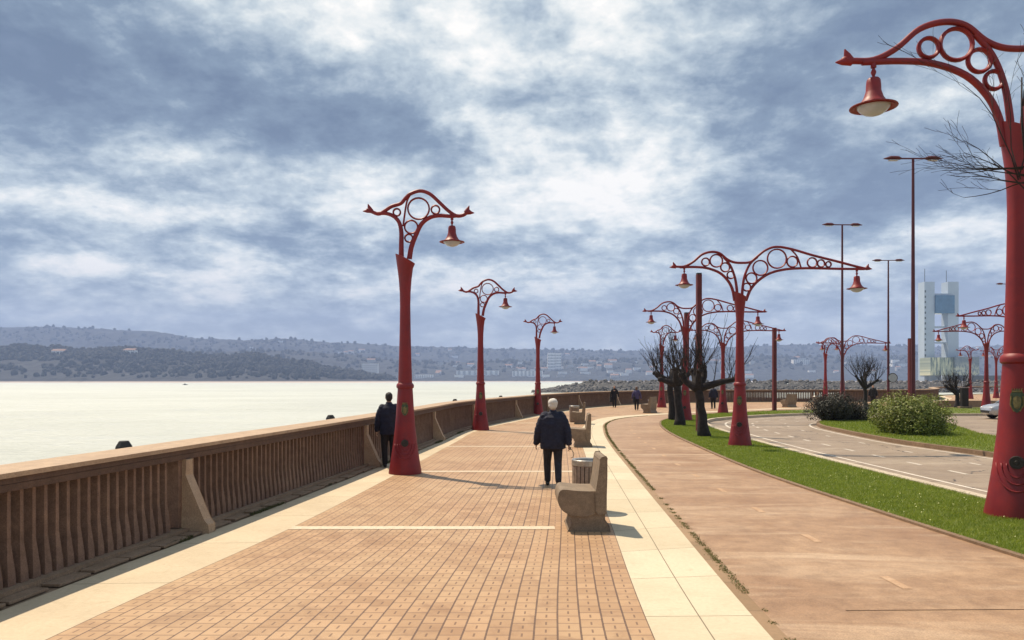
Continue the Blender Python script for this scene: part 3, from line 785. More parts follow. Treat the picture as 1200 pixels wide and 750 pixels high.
def single_lamp():
    root = empty('street_lamp'); col = column_mb().build('column', M['red'], root, smooth=35); lamp_details(root, col, R(4))
    b = MB(); r = .042
    bar(b, pts_s([(100, 128), (130, 139), (152, 128), (175, 113), (205, 103), (222, 84), (238, 70), (270, 60), (303, 70), (335, 98), (365, 126), (392, 143), (415, 141), (430, 131)]), r, r)
    bar(b, pts_s([(125, 138), (155, 137), (182, 147), (200, 168), (207, 200), (207, 240), (207, 285)]), r, .062)
    bar(b, pts_s([(398, 143), (370, 145), (335, 143), (303, 150), (275, 172), (256, 210), (241, 250), (234, 290)]), r, .062)
    bar(b, pts_s([(238, 72), (228, 90), (222, 115), (217, 150), (213, 180)]), .022)
    for (x, y, q) in ((265, 120, 36), (322, 123, 14), (240, 182, 22), (232, 220, 13), (192, 133, 12)):
        p = pts_s([(x, y)])[0]; ring(b, p, q*KS, .022)
    b.build('bracket', M['red'], root, smooth=50)
    f = MB(); p = pts_s([(103, 128), (428, 131)]); finial(f, p[0][0], p[0][2], -1); f.build('finial', M['red'], root, smooth=50)
    f = MB(); finial(f, p[1][0], p[1][2], 1); f.build('finial', M['red'], root, smooth=50)
    px = pts_s([(378, 150)])[0]; pendant(root, px[0], px[2]+.02, 1.0)
    return root
def double_lamp():
    root = empty('double_street_lamp'); col = column_mb().build('column', M['red'], root, smooth=35); lamp_details(root, col, R(-20))
    b = MB(); r = .040
    bar(b, pts_d([(150, 117), (180, 116), (210, 101), (240, 76), (272, 67), (300, 72), (325, 92), (348, 102), (375, 104), (403, 101), (425, 84), (455, 61), (490, 50), (540, 57), (620, 80), (700, 100), (760, 116), (795, 124)]), r)
    bar(b, pts_d([(165, 119), (215, 118), (258, 122), (300, 138), (328, 165), (343, 195), (350, 232)]), r, .05)
    bar(b, pts_d([(312, 84), (335, 112), (350, 150), (357, 190), (360, 232)]), r*.9, .05)
    bar(b, pts_d([(790, 125), (700, 124), (600, 122), (530, 125), (475, 137), (435, 160), (405, 192), (388, 232)]), r, .05)
    bar(b, pts_d([(428, 84), (402, 108), (384, 148), (377, 190), (374, 232)]), r*.9, .05)
    bar(b, pts_d([(540, 58), (562, 84), (575, 122)]), .026)
    for (x, y, q) in ((252, 101, 13), (288, 97, 21), (318, 119, 15), (337, 145, 12), (391, 186, 13), (407, 156, 18), (437, 121, 25), (493, 90, 32), (545, 100, 18), (612, 103, 16), (642, 106, 12), (667, 109, 9)):
        p = pts_d([(x, y)])[0]; ring(b, p, q*KD, .026)
    b.build('bracket', M['red'], root, smooth=50)
    p = pts_d([(148, 117), (797, 123)])
    f = MB(); finial(f, p[0][0], p[0][2], -1); f.build('finial', M['red'], root, smooth=50)
    f = MB(); finial(f, p[1][0], p[1][2], 1); f.build('finial', M['red'], root, smooth=50)
    a = pts_d([(180, 119), (763, 125)]); pendant(root, a[0][0], a[0][2], 1.0); pendant(root, a[1][0], a[1][2], 1.1)
    return root
sl0 = single_lamp(); dl0 = double_lamp(); used = set()
GS, GD = 'single arm red lamps along the promenade', 'double arm red lamps along the verge'
def put_lamp(proto, X, Y, sc, rz, label, mirror=False, z=0.):
    o = proto if proto.name not in used else copy_tree(proto); used.add(proto.name)
    o.location = (X, Y, z); o.scale = (sc, sc, sc); o.rotation_euler = (0, 0, rz+(PI if mirror else 0))
    tag(o, label, 'street lamp', GS if proto is sl0 else GD)
put_lamp(sl0, -2.42, 17.4, 1.0, R(2), 'ornate red single lamp beside the man at the railing, nearest of the sea side row')
put_lamp(sl0, -1.34, 32.7, 1.0, R(0), 'ornate red single lamp standing second along the sea side row')
put_lamp(sl0, 1.6, 47.5, .97, R(-8), 'ornate red single lamp third along the sea side row, left of the walking man')
put_lamp(sl0, 11.7, 60, 1.0, R(-25), 'distant red single lamp by the railing behind the leftmost bare tree')
put_lamp(sl0, 30.2, 74, .97, R(-35), 'distant red single lamp touching the double lamp behind the dark bush')
put_lamp(sl0, 52.5, 88, .95, PI-.3, 'most distant red single lamp, just left of the huge near lamp')
put_lamp(dl0, 7.82, 11.87, 1.228, R(-2), 'huge red double lamp on the grass at the right edge, nearest of all')
put_lamp(dl0, 7.33, 24.7, 1.0, R(0), 'red double arm lamp on the grass strip left of the road, both bells visible')
put_lamp(dl0, 9.1, 40.3, 1.0, R(-2), 'red double arm lamp rising behind the pollard trees')
put_lamp(dl0, 13.6, 49.5, .93, R(-6), 'smaller red double arm lamp between pollard trees and thin dark pole')
put_lamp(dl0, 28.4, 66, .93, R(-8), 'red double arm lamp rising from behind the dark bush')
put_lamp(dl0, 34.9, 56.5, 1.0, R(6), 'red double arm lamp with long arm to the left, before the control tower', True)
put_lamp(dl0, 28.9, 43, 1.0, R(4), 'red double arm lamp mostly hidden behind the near lamp column', True)
put_lamp(dl0, 58.0, 92, .98, R(10), 'faint far double lamp whose column stands close behind another', False)

for c_ in kids(dl0):
    if c_.name.startswith('column') and abs(c_.parent.scale.x-1.228) < .01: c_.rotation_euler = (0, 0, R(-14))
# ------------------------------------------------------------------ twin head masts
def mast():
    r = empty('mast_light'); m = MB(); m.tube([(0, 0, 0), (0, 0, 6), (0, 0, 12)], [.105, .08, .055], 12); m.build('pole', M['mast'], r, smooth=50)
    m = MB(); m.tube([(-.75, 0, 11.98), (.75, 0, 11.98)], .035, 8); m.build('cross_arm', M['mast'], r)
    for s in (-1, 1):
        h = MB(); st = 0
        h.tube([(s*.5, 0, 11.98), (s*.68, 0, 12.0), (s*1.0, 0, 12.01), (s*1.3, 0, 11.97)], [.05, .15, .14, .03], 10, flat=.6)
        hd = h.build('lamp_head', M['mast'], r, smooth=50)
        g = MB(); g.box((s*.88, 0, 11.90), (.4, .18, .03)); g.build('lens', M['opal'], hd)
    return r
ms0 = mast()
for i, (px, Y, sc, rz, lab) in enumerate([(1070, 34, 1.0, 0, 'tallest thin twin headed mast light behind the round leafy bush'), (987, 48.7, 1.0, .05, 'thin twin headed mast light rising over the dark bush'),
                       (1041, 61.6, .98, -.05, 'thinnest twin headed mast light carrying the round sign'), (1181, 78.6, 1.0, .1, 'twin headed mast light almost hidden by the near lamp column')]):
    o = ms0 if i == 0 else copy_tree(ms0)
    o.location = ((px-600)/F*Y, Y, 0 if i else -.05); o.scale = (sc,)*3; o.rotation_euler = (0, 0, rz); tag(o, lab, 'mast light', 'twin head masts along the road')
# round sign on the third mast
X3 = (1041-600)/F*61.6
r = empty('round_sign', (X3, 61.6, 0)); tag(r, 'round pale sign back fixed to the thinnest mast', 'sign')
m = MB(); m.tube([(.28, -.13, 2.32), (.28, -.17, 2.32)], .36, 20); m.build('disc', M['opal'], r); m = MB(); m.tube([(0, -.1, 2.3), (.3, -.125, 2.3)], .03, 6); m.build('clamp', M['iron'], r)
m = MB(); ring(m, (.28, -.15, 2.32), .36, .03); m.build('rim', M['iron'], r)

# plain square posts
def sqpole(px, Y, h, w, lab, z=0):
    X = (px-600)/F*Y; r = empty('square_post', (X, Y, z), .1); tag(r, lab, 'post', 'plain dark red square posts')
    m = MB(); m.box((0, 0, h/2), (w, w, h)); m.build('shaft', M['redsq'], r, bevel=.012)
    m = MB(); m.box((0, 0, h+.03), (w*.92, w*.92, .06)); m.build('cap', M['iron'], r)
    m = MB(); m.box((0, 0, .02), (w*1.6, w*1.6, .03)); m.build('base_plate', M['iron'], r)
sqpole(819, 31.5, 6.45, .20, 'tall plain dark red square post beside the front pollard tree')
sqpole(804.5, 43.5, 5.9, .24, 'plain red square post in front of the double lamp, left of the taller post')
sqpole(907.5, 53.2, 5.7, .24, 'plain dark square post alone on the grass at the road bend')
sqpole(1066.5, 62, 5.45, .26, 'plain dark red square post tight beside the tallest mast')

# ------------------------------------------------------------------ concrete seats and bins
def seat_poly(P): return [((x-335)*.00298, (690-z)*.00298) for x, z in P]
def chaikin(P, n=2):
    for _ in range(n): P = [q for i in range(len(P)) for q in ((P[i][0]*.75+P[(i+1) % len(P)][0]*.25, P[i][1]*.75+P[(i+1) % len(P)][1]*.25), (P[i][0]*.25+P[(i+1) % len(P)][0]*.75, P[i][1]*.25+P[(i+1) % len(P)][1]*.75))]
    return P
def seat(L=.78):
    r = empty('concrete_bench'); 
    m = MB(); m.prism(seat_poly([(258, 690), (456, 690), (452, 665), (432, 640), (428, 600), (270, 600), (258, 612), (276, 645), (268, 668)]), .02, L-.02); m.build('base', M['bench'], r, bevel=.012)
    m = MB(); m.prism(seat_poly(chaikin([(226, 492), (214, 512), (210, 540), (216, 568), (232, 592), (258, 608), (300, 618), (345, 619), (380, 609), (400, 590), (402, 498), (385, 501), (310, 500), (260, 494)])), 0, L); m.build('seat', M['bench'], r, bevel=.014)
    m = MB(); m.prism(seat_poly([(384, 520), (398, 430), (408, 350), (416, 342), (434, 340), (441, 348), (441, 430), (438, 520), (434, 602), (400, 606), (386, 592)]), -.006, L+.006); m.build('backrest', M['bench'], r, bevel=.014)
    return r
st0 = seat(); SG = 'concrete seats facing the sea'
for i, (px, Y, rz, lab) in enumerate([(685, 10.65, 0, 'nearest brown concrete seat with upright back in front of the litter bin'),
        (681, 24.2, -.05, 'concrete seat second along the paving, right of the walking man'), (678, 37, -.12, 'concrete seat third along the paving, at the curve'),
        (757, 49.5, -.55, 'distant concrete seat near the woman in purple'), (919, 60.5, -1.0, 'distant concrete seat right of the thin dark post')]):
    o = st0 if i == 0 else copy_tree(st0); o.location = ((px-600)/F*Y, Y, 0); o.rotation_euler = (0, 0, rz); tag(o, lab.replace('concrete seat', 'concrete bench'), 'bench', SG)
    if i >= 3: o.scale = (1, 1.4, 1)
mslat = simple('bin_slat_wood', (.27, .20, .15), .75, var=.35, scale=12)
def bin_():
    r = empty('litter_bin'); m = MB()
    for k in range(22):
        a = 2*PI*k/22; m.box((.235*math.cos(a), .235*math.sin(a), .40), (.022, .056, .74), a)
    m.build('slat_drum', mslat, r)
    m = MB(); m.lathe([(.03, .20), (.72, .215)], n=24); m.build('liner', M['iron'], r, smooth=40)
    m = MB(); m.lathe([(.72, .225), (.74, .255), (.82, .258), (.835, .245), (.825, .20), (.77, .195)], n=28, cap=False); m.build('rim', M['steel'], r, smooth=40)
    m = MB(); m.lathe([(0, .21), (.04, .21), (.045, .15)], n=20); m.build('foot', M['iron'], r)
    return r
bn0 = bin_()
for i, (px, Y, lab) in enumerate([(688.5, 12.4, 'slatted litter bin with steel rim just behind the nearest concrete seat'), (673, 38.8, 'slatted litter bin next to the third concrete seat'),
                              (764, 51.2, 'slatted litter bin beside the distant seat near the woman in purple'), (928, 62.2, 'slatted litter bin behind the distant seat by the dark post'), (956, 63.5, 'lone slatted litter bin left of the dark bush')]):
    o = bn0 if i == 0 else copy_tree(bn0); o.location = ((px-600)/F*Y, Y, 0); o.rotation_euler = (0, 0, i*.4); tag(o, lab, 'bin', 'slatted litter bins')

# ------------------------------------------------------------------ trees
def branchy(mb, tw, p, d, L, r, depth, upb=.25, tmin=.006, spread=.6):
    p = Vector(p); d = Vector(d).normalized(); n = 5; pts = [p.copy()]; rr = [r]; 
    for i in range(n):
        d = (d+Vector((random.gauss(0, .13), random.gauss(0, .13), random.gauss(upb*.12, .08)))).normalized(); p = p+d*L/n; pts.append(p.copy()); rr.append(max(tmin*.7, r*(1-.6*(i+1)/n)))
        if depth > 0 and i > 0:
            for _ in range(1 if depth > 1 else 2):
                if random.random() < .7:
                    q = Vector((random.gauss(0, 1), random.gauss(0, 1), random.gauss(.2, .7))).normalized()
                    branchy(tw, tw, p, (d+q*spread), L*random.uniform(.35, .6), rr[-1]*.6, depth-1, upb, tmin, spread)
    mb.tube(pts, rr, 5 if r > .02 else 3, cap=False)
def pollard(name, loc, h, r, arms, seed, label, shootlen=1.6, nshoot=16, lean=(0, 0), group='bare pollard trees', tmin=.007, depth=1, kfac=1.0):
    random.seed(seed); t = empty(name, loc); tag(t, label, 'tree', group)
    m = MB(); C = []; n = 7
    for i in range(n+1):
        f = i/n; C.append(Vector((lean[0]*f+random.gauss(0, .02), lean[1]*f+random.gauss(0, .02), h*f-.05)))
    m.tube(C, [r*(1.35-.5*min(1, 3*i/n)-.1*i/n) for i in range(n+1)], 12)
    top = C[-1]; tw = MB(); br = MB()
    for (ax, ay, az, L) in arms:
        d = Vector((ax, ay, az)).normalized(); P = [top-Vector((0, 0, .15))]; rr = [r*.85]; p = P[0]
        for i in range(5):
            d = (d+Vector((random.gauss(0, .12), random.gauss(0, .12), random.gauss(.03, .12)))).normalized(); p = p+d*L/5; P.append(p.copy()); rr.append(r*(.74-.08*i))
        br.tube(P, rr, 9); br.ell(P[-1], (r*.62, r*.6, r*.56), 9, 6)
        for k in range(nshoot):
            j = random.choice([2, 3, 4, 5, 5]); q = P[j]+Vector((random.gauss(0, r*.25), random.gauss(0, r*.25), 0))
            dd = Vector((random.gauss(0, .45)+d.x*.4, random.gauss(0, .45)+d.y*.4, random.uniform(.5, 1.3)))
            branchy(tw, tw, q, dd, shootlen*random.uniform(.5, 1.1), random.uniform(.012, .026)*kfac, depth, .9, tmin, .45)
        if random.random() < .8:
            k = random.choice([2, 3]); br.ell(P[k], (r*.48,)*3, 8, 5)
    ob = m.build('trunk', M['bark'], t, smooth=True, fixn=False)
    br.build('crown_branches', M['bark'], t, smooth=True, fixn=False); tw.build('twigs', M['twig'], t, fixn=False)
    return t
def disp(o): pass
pollard('pollard_tree', ((826-600)/F*28.6, 28.6, 0), 2.0, .20, [(1, .1, .42, 1.45), (-.7, .2, .6, .8), (.15, -.5, .9, .7), (-.2, .5, 1, .8), (.55, .3, .7, .9)], 3, 'nearest bare black pollard tree, leaning trunk with one long arm to the right', 1.5, 8, lean=(-.28, 0), tmin=.008)
pollard('pollard_tree', ((797-600)/F*35.7, 35.7, 0), 2.1, .22, [(-.8, .2, .6, .8), (.8, 0, .5, .9), (.2, .5, .9, .8), (-.3, -.3, 1, .8)], 9, 'middle bare pollard tree with dark straight trunk', 1.5, 8, lean=(-.15, 0), tmin=.009)
pollard('pollard_tree', ((789-600)/F*40.5, 40.5, 0), 2.2, .20, [(-1, .1, .5, .95), (-.5, .3, .8, .8), (.3, .2, .9, .8), (.8, 0, .5, .9)], 14, 'farthest of the three clustered pollard trees, long arm to the left', 1.6, 8, lean=(-.2, 0), tmin=.010)
pollard('pollard_tree', ((1014-600)/F*56.5, 56.5, 0), 1.75, .17, [(-.8, .1, .7, 1.1), (.8, 0, .7, 1.1), (.1, .3, 1, 1.0), (-.4, -.3, .9, 1.0), (.4, .3, 1, 1.0)], 22, 'small vase shaped bare tree right of the dark bush', 1.3, 11, tmin=.011)
pollard('pollard_tree', ((1122-600)/F*60, 60, 0), 1.3, .2, [(-1, .1, .5, 1.0), (1, 0, .6, 1.1), (.1, .3, 1, .6), (-.5, -.3, .9, .9)], 31, 'stubby bare pollard tree below the control tower', .9, 12, tmin=.012)
# near tree just out of frame at the right; its twigs reach in front of the big lamp
random.seed(77); t = empty('bare_tree', (7.85, 10.35, 0)); tag(t, 'bare tree at the right edge, only thin twigs reaching past the big lamp', 'tree')
m = MB(); m.tube([(0, 0, -.05), (.02, 0, 1.2), (-.05, 0, 2.4), (-.12, 0, 3.2)], [.22, .17, .15, .12], 12); m.build('trunk', M['bark'], t, smooth=True, fixn=False)
br = MB(); tw = MB(); LB = [(-.12, 0, 3.1), (-.42, .02, 3.85), (-.68, 0, 4.45), (-.93, -.03, 4.95)]
br.tube(LB, [.09, .06, .045, .03], 8); br.tube([(-.93, -.03, 4.95), (-.98, 0, 5.6), (-.96, .03, 6.2)], [.024, .014, .009], 6)
br.tube([(-.1, 0, 3.1), (.3, .3, 4.0), (.5, .4, 5.0)], [.08, .05, .02], 8)
for (dx, dz, L) in [(-1.0, .42, 1.25), (-1.0, .25, .9), (-1.0, .1, 1.0), (-1.0, -.05, .95), (-1., -.2, .9), (-.9, -.3, .8), (-.9, .75, 1.1), (-.5, 1.4, 1.2), (-.3, 1.4, 1.6), (.1, 1.4, 1.5), (-.7, .1, .7), (-1, .35, .7), (.5, 1, 1.2)]:
    branchy(tw, tw, (-.93+random.gauss(0, .04), random.gauss(0, .05), 4.85+random.gauss(0, .1)), (dx, random.gauss(0, .3), dz), L, .011, 2, .05, .0035, .5)
for (dx, dz, L) in [(0, 1.2, 1.5), (.3, 1.2, 1.3), (-.2, 1.3, 1.2)]:
    branchy(tw, tw, (.45, .38, 4.8), (dx, random.gauss(0, .3), dz), L, .015, 2, .3, .004, .5)
    branchy(tw, tw, (-.96, 0, 5.8), (dx*.8, random.gauss(0, .3), dz), L*.8, .008, 2, .3, .0035, .5)
br.build('crown_branches', M['bark'], t, smooth=True, fixn=False); tw.build('twigs', M['twig'], t, fixn=False)

# ------------------------------------------------------------------ shrubs
def leafmat(name, a, b, c, tr=.25):
    m, nt, bs = new_mat(name); p = nt.pos(); n = nt.noise(p, 3.5, 4, .6); n2 = nt.noise(p, 40, 3, .6)
    col = nt.mix(nt.rng(n, .35, .65), (*a, 1), (*b, 1)); col = nt.mix(nt.rng(n2, .5, .65), col, (*c, 1))
    nt.put(bs.inputs['Base Color'], col); bs.inputs['Roughness'].default_value = .5
    tl = nt.node('ShaderNodeBsdfTranslucent'); nt.put(tl.inputs[0], col); mx = nt.node('ShaderNodeMixShader'); mx.inputs[0].default_value = tr
    outn = m.node_tree.nodes['Material Output']; nt.l.new(bs.outputs[0], mx.inputs[1]); nt.l.new(tl.outputs[0], mx.inputs[2]); nt.l.new(mx.outputs[0], outn.inputs[0]); return m
M['lf1'] = leafmat('shrub_leaf', (.06, .10, .010), (.17, .21, .022), (.42, .42, .09), .15)
M['lf2'] = leafmat('dark_shrub_leaf', (.022, .026, .016), (.035, .034, .02), (.055, .05, .03), .1)
def leaves(name, mat, parent, n, size, centre_fn):
    V = np.zeros((n*4, 3)); 
    for i in range(n):
        c, nor = centre_fn(); s = size*random.uniform(.6, 1.3)
        t = nor.cross(Vector((random.gauss(0, 1), random.gauss(0, 1), random.gauss(0, 1)))).normalized(); b = nor.cross(t)
        V[i*4] = c-t*s; V[i*4+1] = c-b*s*.35+nor*s*.12; V[i*4+2] = c+t*s; V[i*4+3] = c+b*s*.35+nor*s*.12
    me = bpy.data.meshes.new(name); me.from_pydata(V.tolist(), [], [(4*i, 4*i+1, 4*i+2, 4*i+3) for i in range(n)]); me.materials.append(mat)
    o = bpy.data.objects.new(name, me); COL.objects.link(o); o.parent = parent; return o
def shrub(loc, rx, ry, h, n, size, mat, label, seed, name='shrub', twiggy=0, lumps=16, group=None, flat=.5):
    random.seed(seed); r = empty(name, loc); tag(r, label, 'shrub', group)
    cs = []
    for i in range(lumps):
        a = random.uniform(0, 2*PI); q = random.random()**.5*.72; zz = random.uniform(.25, .72)
        cs.append((Vector((rx*q*math.cos(a), ry*q*math.sin(a), h*zz*(1-.25*q))), random.uniform(.32, .48)))
    def fn():
        c, rr = random.choice(cs); v = Vector((random.gauss(0, 1), random.gauss(0, 1), random.gauss(0, 1))).normalized()
        k = rr*random.uniform(.78, 1.08); p = c+Vector((v.x*rx*k, v.y*ry*k, v.z*h*k*.9))
        if p.z < .04: p.z = random.uniform(.04, .3)
        nor = (v+Vector((random.gauss(0, .5), random.gauss(0, .5), random.gauss(.3, .5)))).normalized(); return p, nor
    leaves('foliage', mat, r, n, size, fn)
    st = MB()
    for i in range(14+twiggy):
        a = random.uniform(0, 2*PI); q = random.uniform(.2, 1.0); e = Vector((rx*q*math.cos(a), ry*q*math.sin(a), h*random.uniform(.6, 1.03)*(1-.35*q*q)))
        b = Vector((e.x*.25, e.y*.25, 0)); md = (b+e)/2+Vector((random.gauss(0, .06), random.gauss(0, .06), .1)); st.tube([b, md, e], [.018, .012, .004], 4, cap=False)
    st.build('stems', M['twig'], r, fixn=False); return r
shrub(((1069-600)/F*29.6, 29.6, .04), 1.42, 1.5, 1.62, 26000, .055, M['lf1'], 'big round leafy bush with yellow green sunlit leaves on the median', 41, lumps=34, twiggy=-14)
shrub(((979-600)/F*38.5, 39.2, .04), 1.3, 1.35, 1.6, 8500, .05, M['lf2'], 'largest dark purplish twiggy bush at the tip of the median', 42, 'dark_shrub', 260, 14)
shrub(((1004-600)/F*38.8, 39.4, .04), 1.0, 1.0, 1.25, 5500, .05, M['lf2'], 'lower dark twiggy bush merging right of the largest dark one', 43, 'dark_shrub', 140, 12)
shrub(((1029-600)/F*49.5, 49.8, .02), .62, .6, .72, 2200, .05, leafmat('hedge_leaf', (.03, .045, .012), (.045, .06, .016), (.07, .08, .02)), 'small low dark green bush beyond the median', 44, lumps=9)

# ------------------------------------------------------------------ grass blades
def blades(name, mat, area, n, h, w, label, zb=.012):
    P = area(n); n = len(P); a = RNG.uniform(0, 2*PI, n); hh = h*RNG.uniform(.5, 1.35, n); ww = w*RNG.uniform(.7, 1.4, n); sc = 1+np.clip((P[:, 1]-12)/22, 0, 2.2)
    hh *= .85+.15*sc; ww *= sc; lean = RNG.normal(0, .5, (n, 2))*hh[:, None]
    V = np.zeros((n, 3, 3)); V[:, 0, 0] = P[:, 0]-np.cos(a)*ww; V[:, 0, 1] = P[:, 1]-np.sin(a)*ww; V[:, 0, 2] = zb
    V[:, 1, 0] = P[:, 0]+np.cos(a)*ww; V[:, 1, 1] = P[:, 1]+np.sin(a)*ww; V[:, 1, 2] = zb
    V[:, 2, 0] = P[:, 0]+lean[:, 0]; V[:, 2, 1] = P[:, 1]+lean[:, 1]; V[:, 2, 2] = zb+hh
    me = bpy.data.meshes.new(name); me.vertices.add(n*3); me.vertices.foreach_set('co', V.reshape(-1)); me.loops.add(n*3); me.loops.foreach_set('vertex_index', np.arange(n*3, dtype=np.int32))
    me.polygons.add(n); me.polygons.foreach_set('loop_start', np.arange(0, n*3, 3, dtype=np.int32)); me.polygons.foreach_set('loop_total', np.full(n, 3, dtype=np.int32)); me.update(); me.validate()
    me.materials.append(mat); o = bpy.data.objects.new(name, me); COL.objects.link(o); tag(o, label, kind='stuff'); return o
def arr(C): return np.array([[p.x, p.y] for p in C])
aI, aO = arr(cI), arr(cO); nI = len(aI)
def verge(n):
    k = np.linspace(0, nI-1, 4000); I = np.stack([np.interp(k, np.arange(nI), aI[:, j]) for j in (0, 1)], 1); O = np.stack([np.interp(k, np.arange(nI), aO[:, j]) for j in (0, 1)], 1)
    wgt = np.linalg.norm(I-O, axis=1)*np.gradient(O[:, 1]).clip(.001)*(1/np.clip(O[:, 1], 7, 60)**1.1)*(O[:, 1] > 7.5); wgt /= wgt.sum(); idx = RNG.choice(4000, n, p=wgt); t = RNG.uniform(0.0, 1, n)[:, None]
    P = I[idx]*(1-t)+O[idx]*t; P += RNG.normal(0, .03, P.shape)
    return P
M['blade'] = leafmat('grass_blade', (.15, .22, .018), (.24, .31, .03), (.38, .40, .07), .45)
blades('grass', M['blade'], verge, 230000, .042, .0042, 'short green grass growing on the verge strip')
def isl(n):
    P = np.stack([RNG.uniform(13.4, 21.5, n*3), RNG.uniform(18, 41.5, n*3)], 1); A = arr(cS); x, y = P[:, 0], P[:, 1]; ins = np.zeros(len(P), bool)
    for (x1, y1), (x2, y2) in zip(A, np.roll(A, -1, 0)):
        c = ((y1 > y) != (y2 > y)) & (x < (x2-x1)*(y-y1)/(y2-y1+1e-12)+x1); ins ^= c
    return P[ins][:n]
blades('grass', M['blade'], isl, 40000, .06, .006, 'short green grass on the traffic median', .05)
# daisies on the verge
fl = MB(); random.seed(8)
PD = verge(420)
for i, (x, y) in enumerate(PD):
    if y > 30 or mnoise.noise(Vector((x*.9, y*.5, 0))) < -.02: continue
    s = random.uniform(.005, .009); z = .055; fl.add([(x-s, y-s, z), (x+s, y-s, z+.006), (x+s, y+s, z+.01), (x-s, y+s, z)], [(0, 1, 2, 3)])
o = fl.build('daisies', simple('daisy_petal', (.55, .56, .25), .6, bump=0), fixn=False, kind='stuff'); tag(o, 'tiny pale daisies dotted through the verge grass', kind='stuff')
# moss in the joint between stone band and cycle path, and at the railing foot
def alongk(n):
    k = RNG.uniform(0, len(cK)-1, n*4); A = arr(cK); P = np.stack([np.interp(k, np.arange(len(A)), A[:, j]) for j in (0, 1)], 1); P[:, 0] += .13+RNG.normal(0, .026, len(P))
    keep = np.array([mnoise.noise(Vector((p[0]*.5, p[1]*.5, 2)))*.5+mnoise.noise(Vector((p[0]*3, p[1]*4.5, 7)))*.9+.12*(p[1] > 18) > -.12 and 5 < p[1] < 46 for p in P]); return P[keep][:n]
blades('moss', leafmat('moss', (.09, .11, .02), (.15, .16, .03), (.2, .17, .05), .2), alongk, 14000, .014, .005, 'ragged green moss and weeds in the joint beside the cycle path', 0)
def alongr(n):
    k = RNG.uniform(0, len(cR)-1, n*4); A = arr(offset(cR, .36)); P = np.stack([np.interp(k, np.arange(len(A)), A[:, j]) for j in (0, 1)], 1); P[:, 0] += RNG.normal(0, .03, len(P))
    keep = np.array([mnoise.noise(Vector((p[0]*.5, p[1]*.6, 5))) > .12 and 5 < p[1] < 34 for p in P]); return P[keep][:n]
blades('moss', leafmat('rail_moss', (.05, .06, .015), (.08, .08, .02), (.1, .09, .03), .2), alongr, 12000, .035, .007, 'dark moss in the crack along the railing foot', .01)

# ------------------------------------------------------------------ information column and planter on the far side
r = empty('information_column', ((1130-600)/F*58, 58, .0)); tag(r, 'small black information column beside the stubby tree below the tower', 'sign')
m = MB(); m.box((0, 0, .85), (.5, .3, 1.4)); m.build('panel', M['iron'], r, bevel=.01)
m = MB(); m.box((0, 0, .08), (.9, .5, .16)); m.build('base', M['bench'], r, bevel=.01); m = MB(); m.box((0, 0, 1.58), (.58, .38, .06)); m.build('cap', M['steel'], r)
m = MB()
m.box((0, 0, .25), (6.5, .4, .5)); o = m.build('low_wall', M['bench'], loc=(37.2, 61.5, 0), bevel=.02); tag(o, 'low tan wall behind the black information column', 'wall')

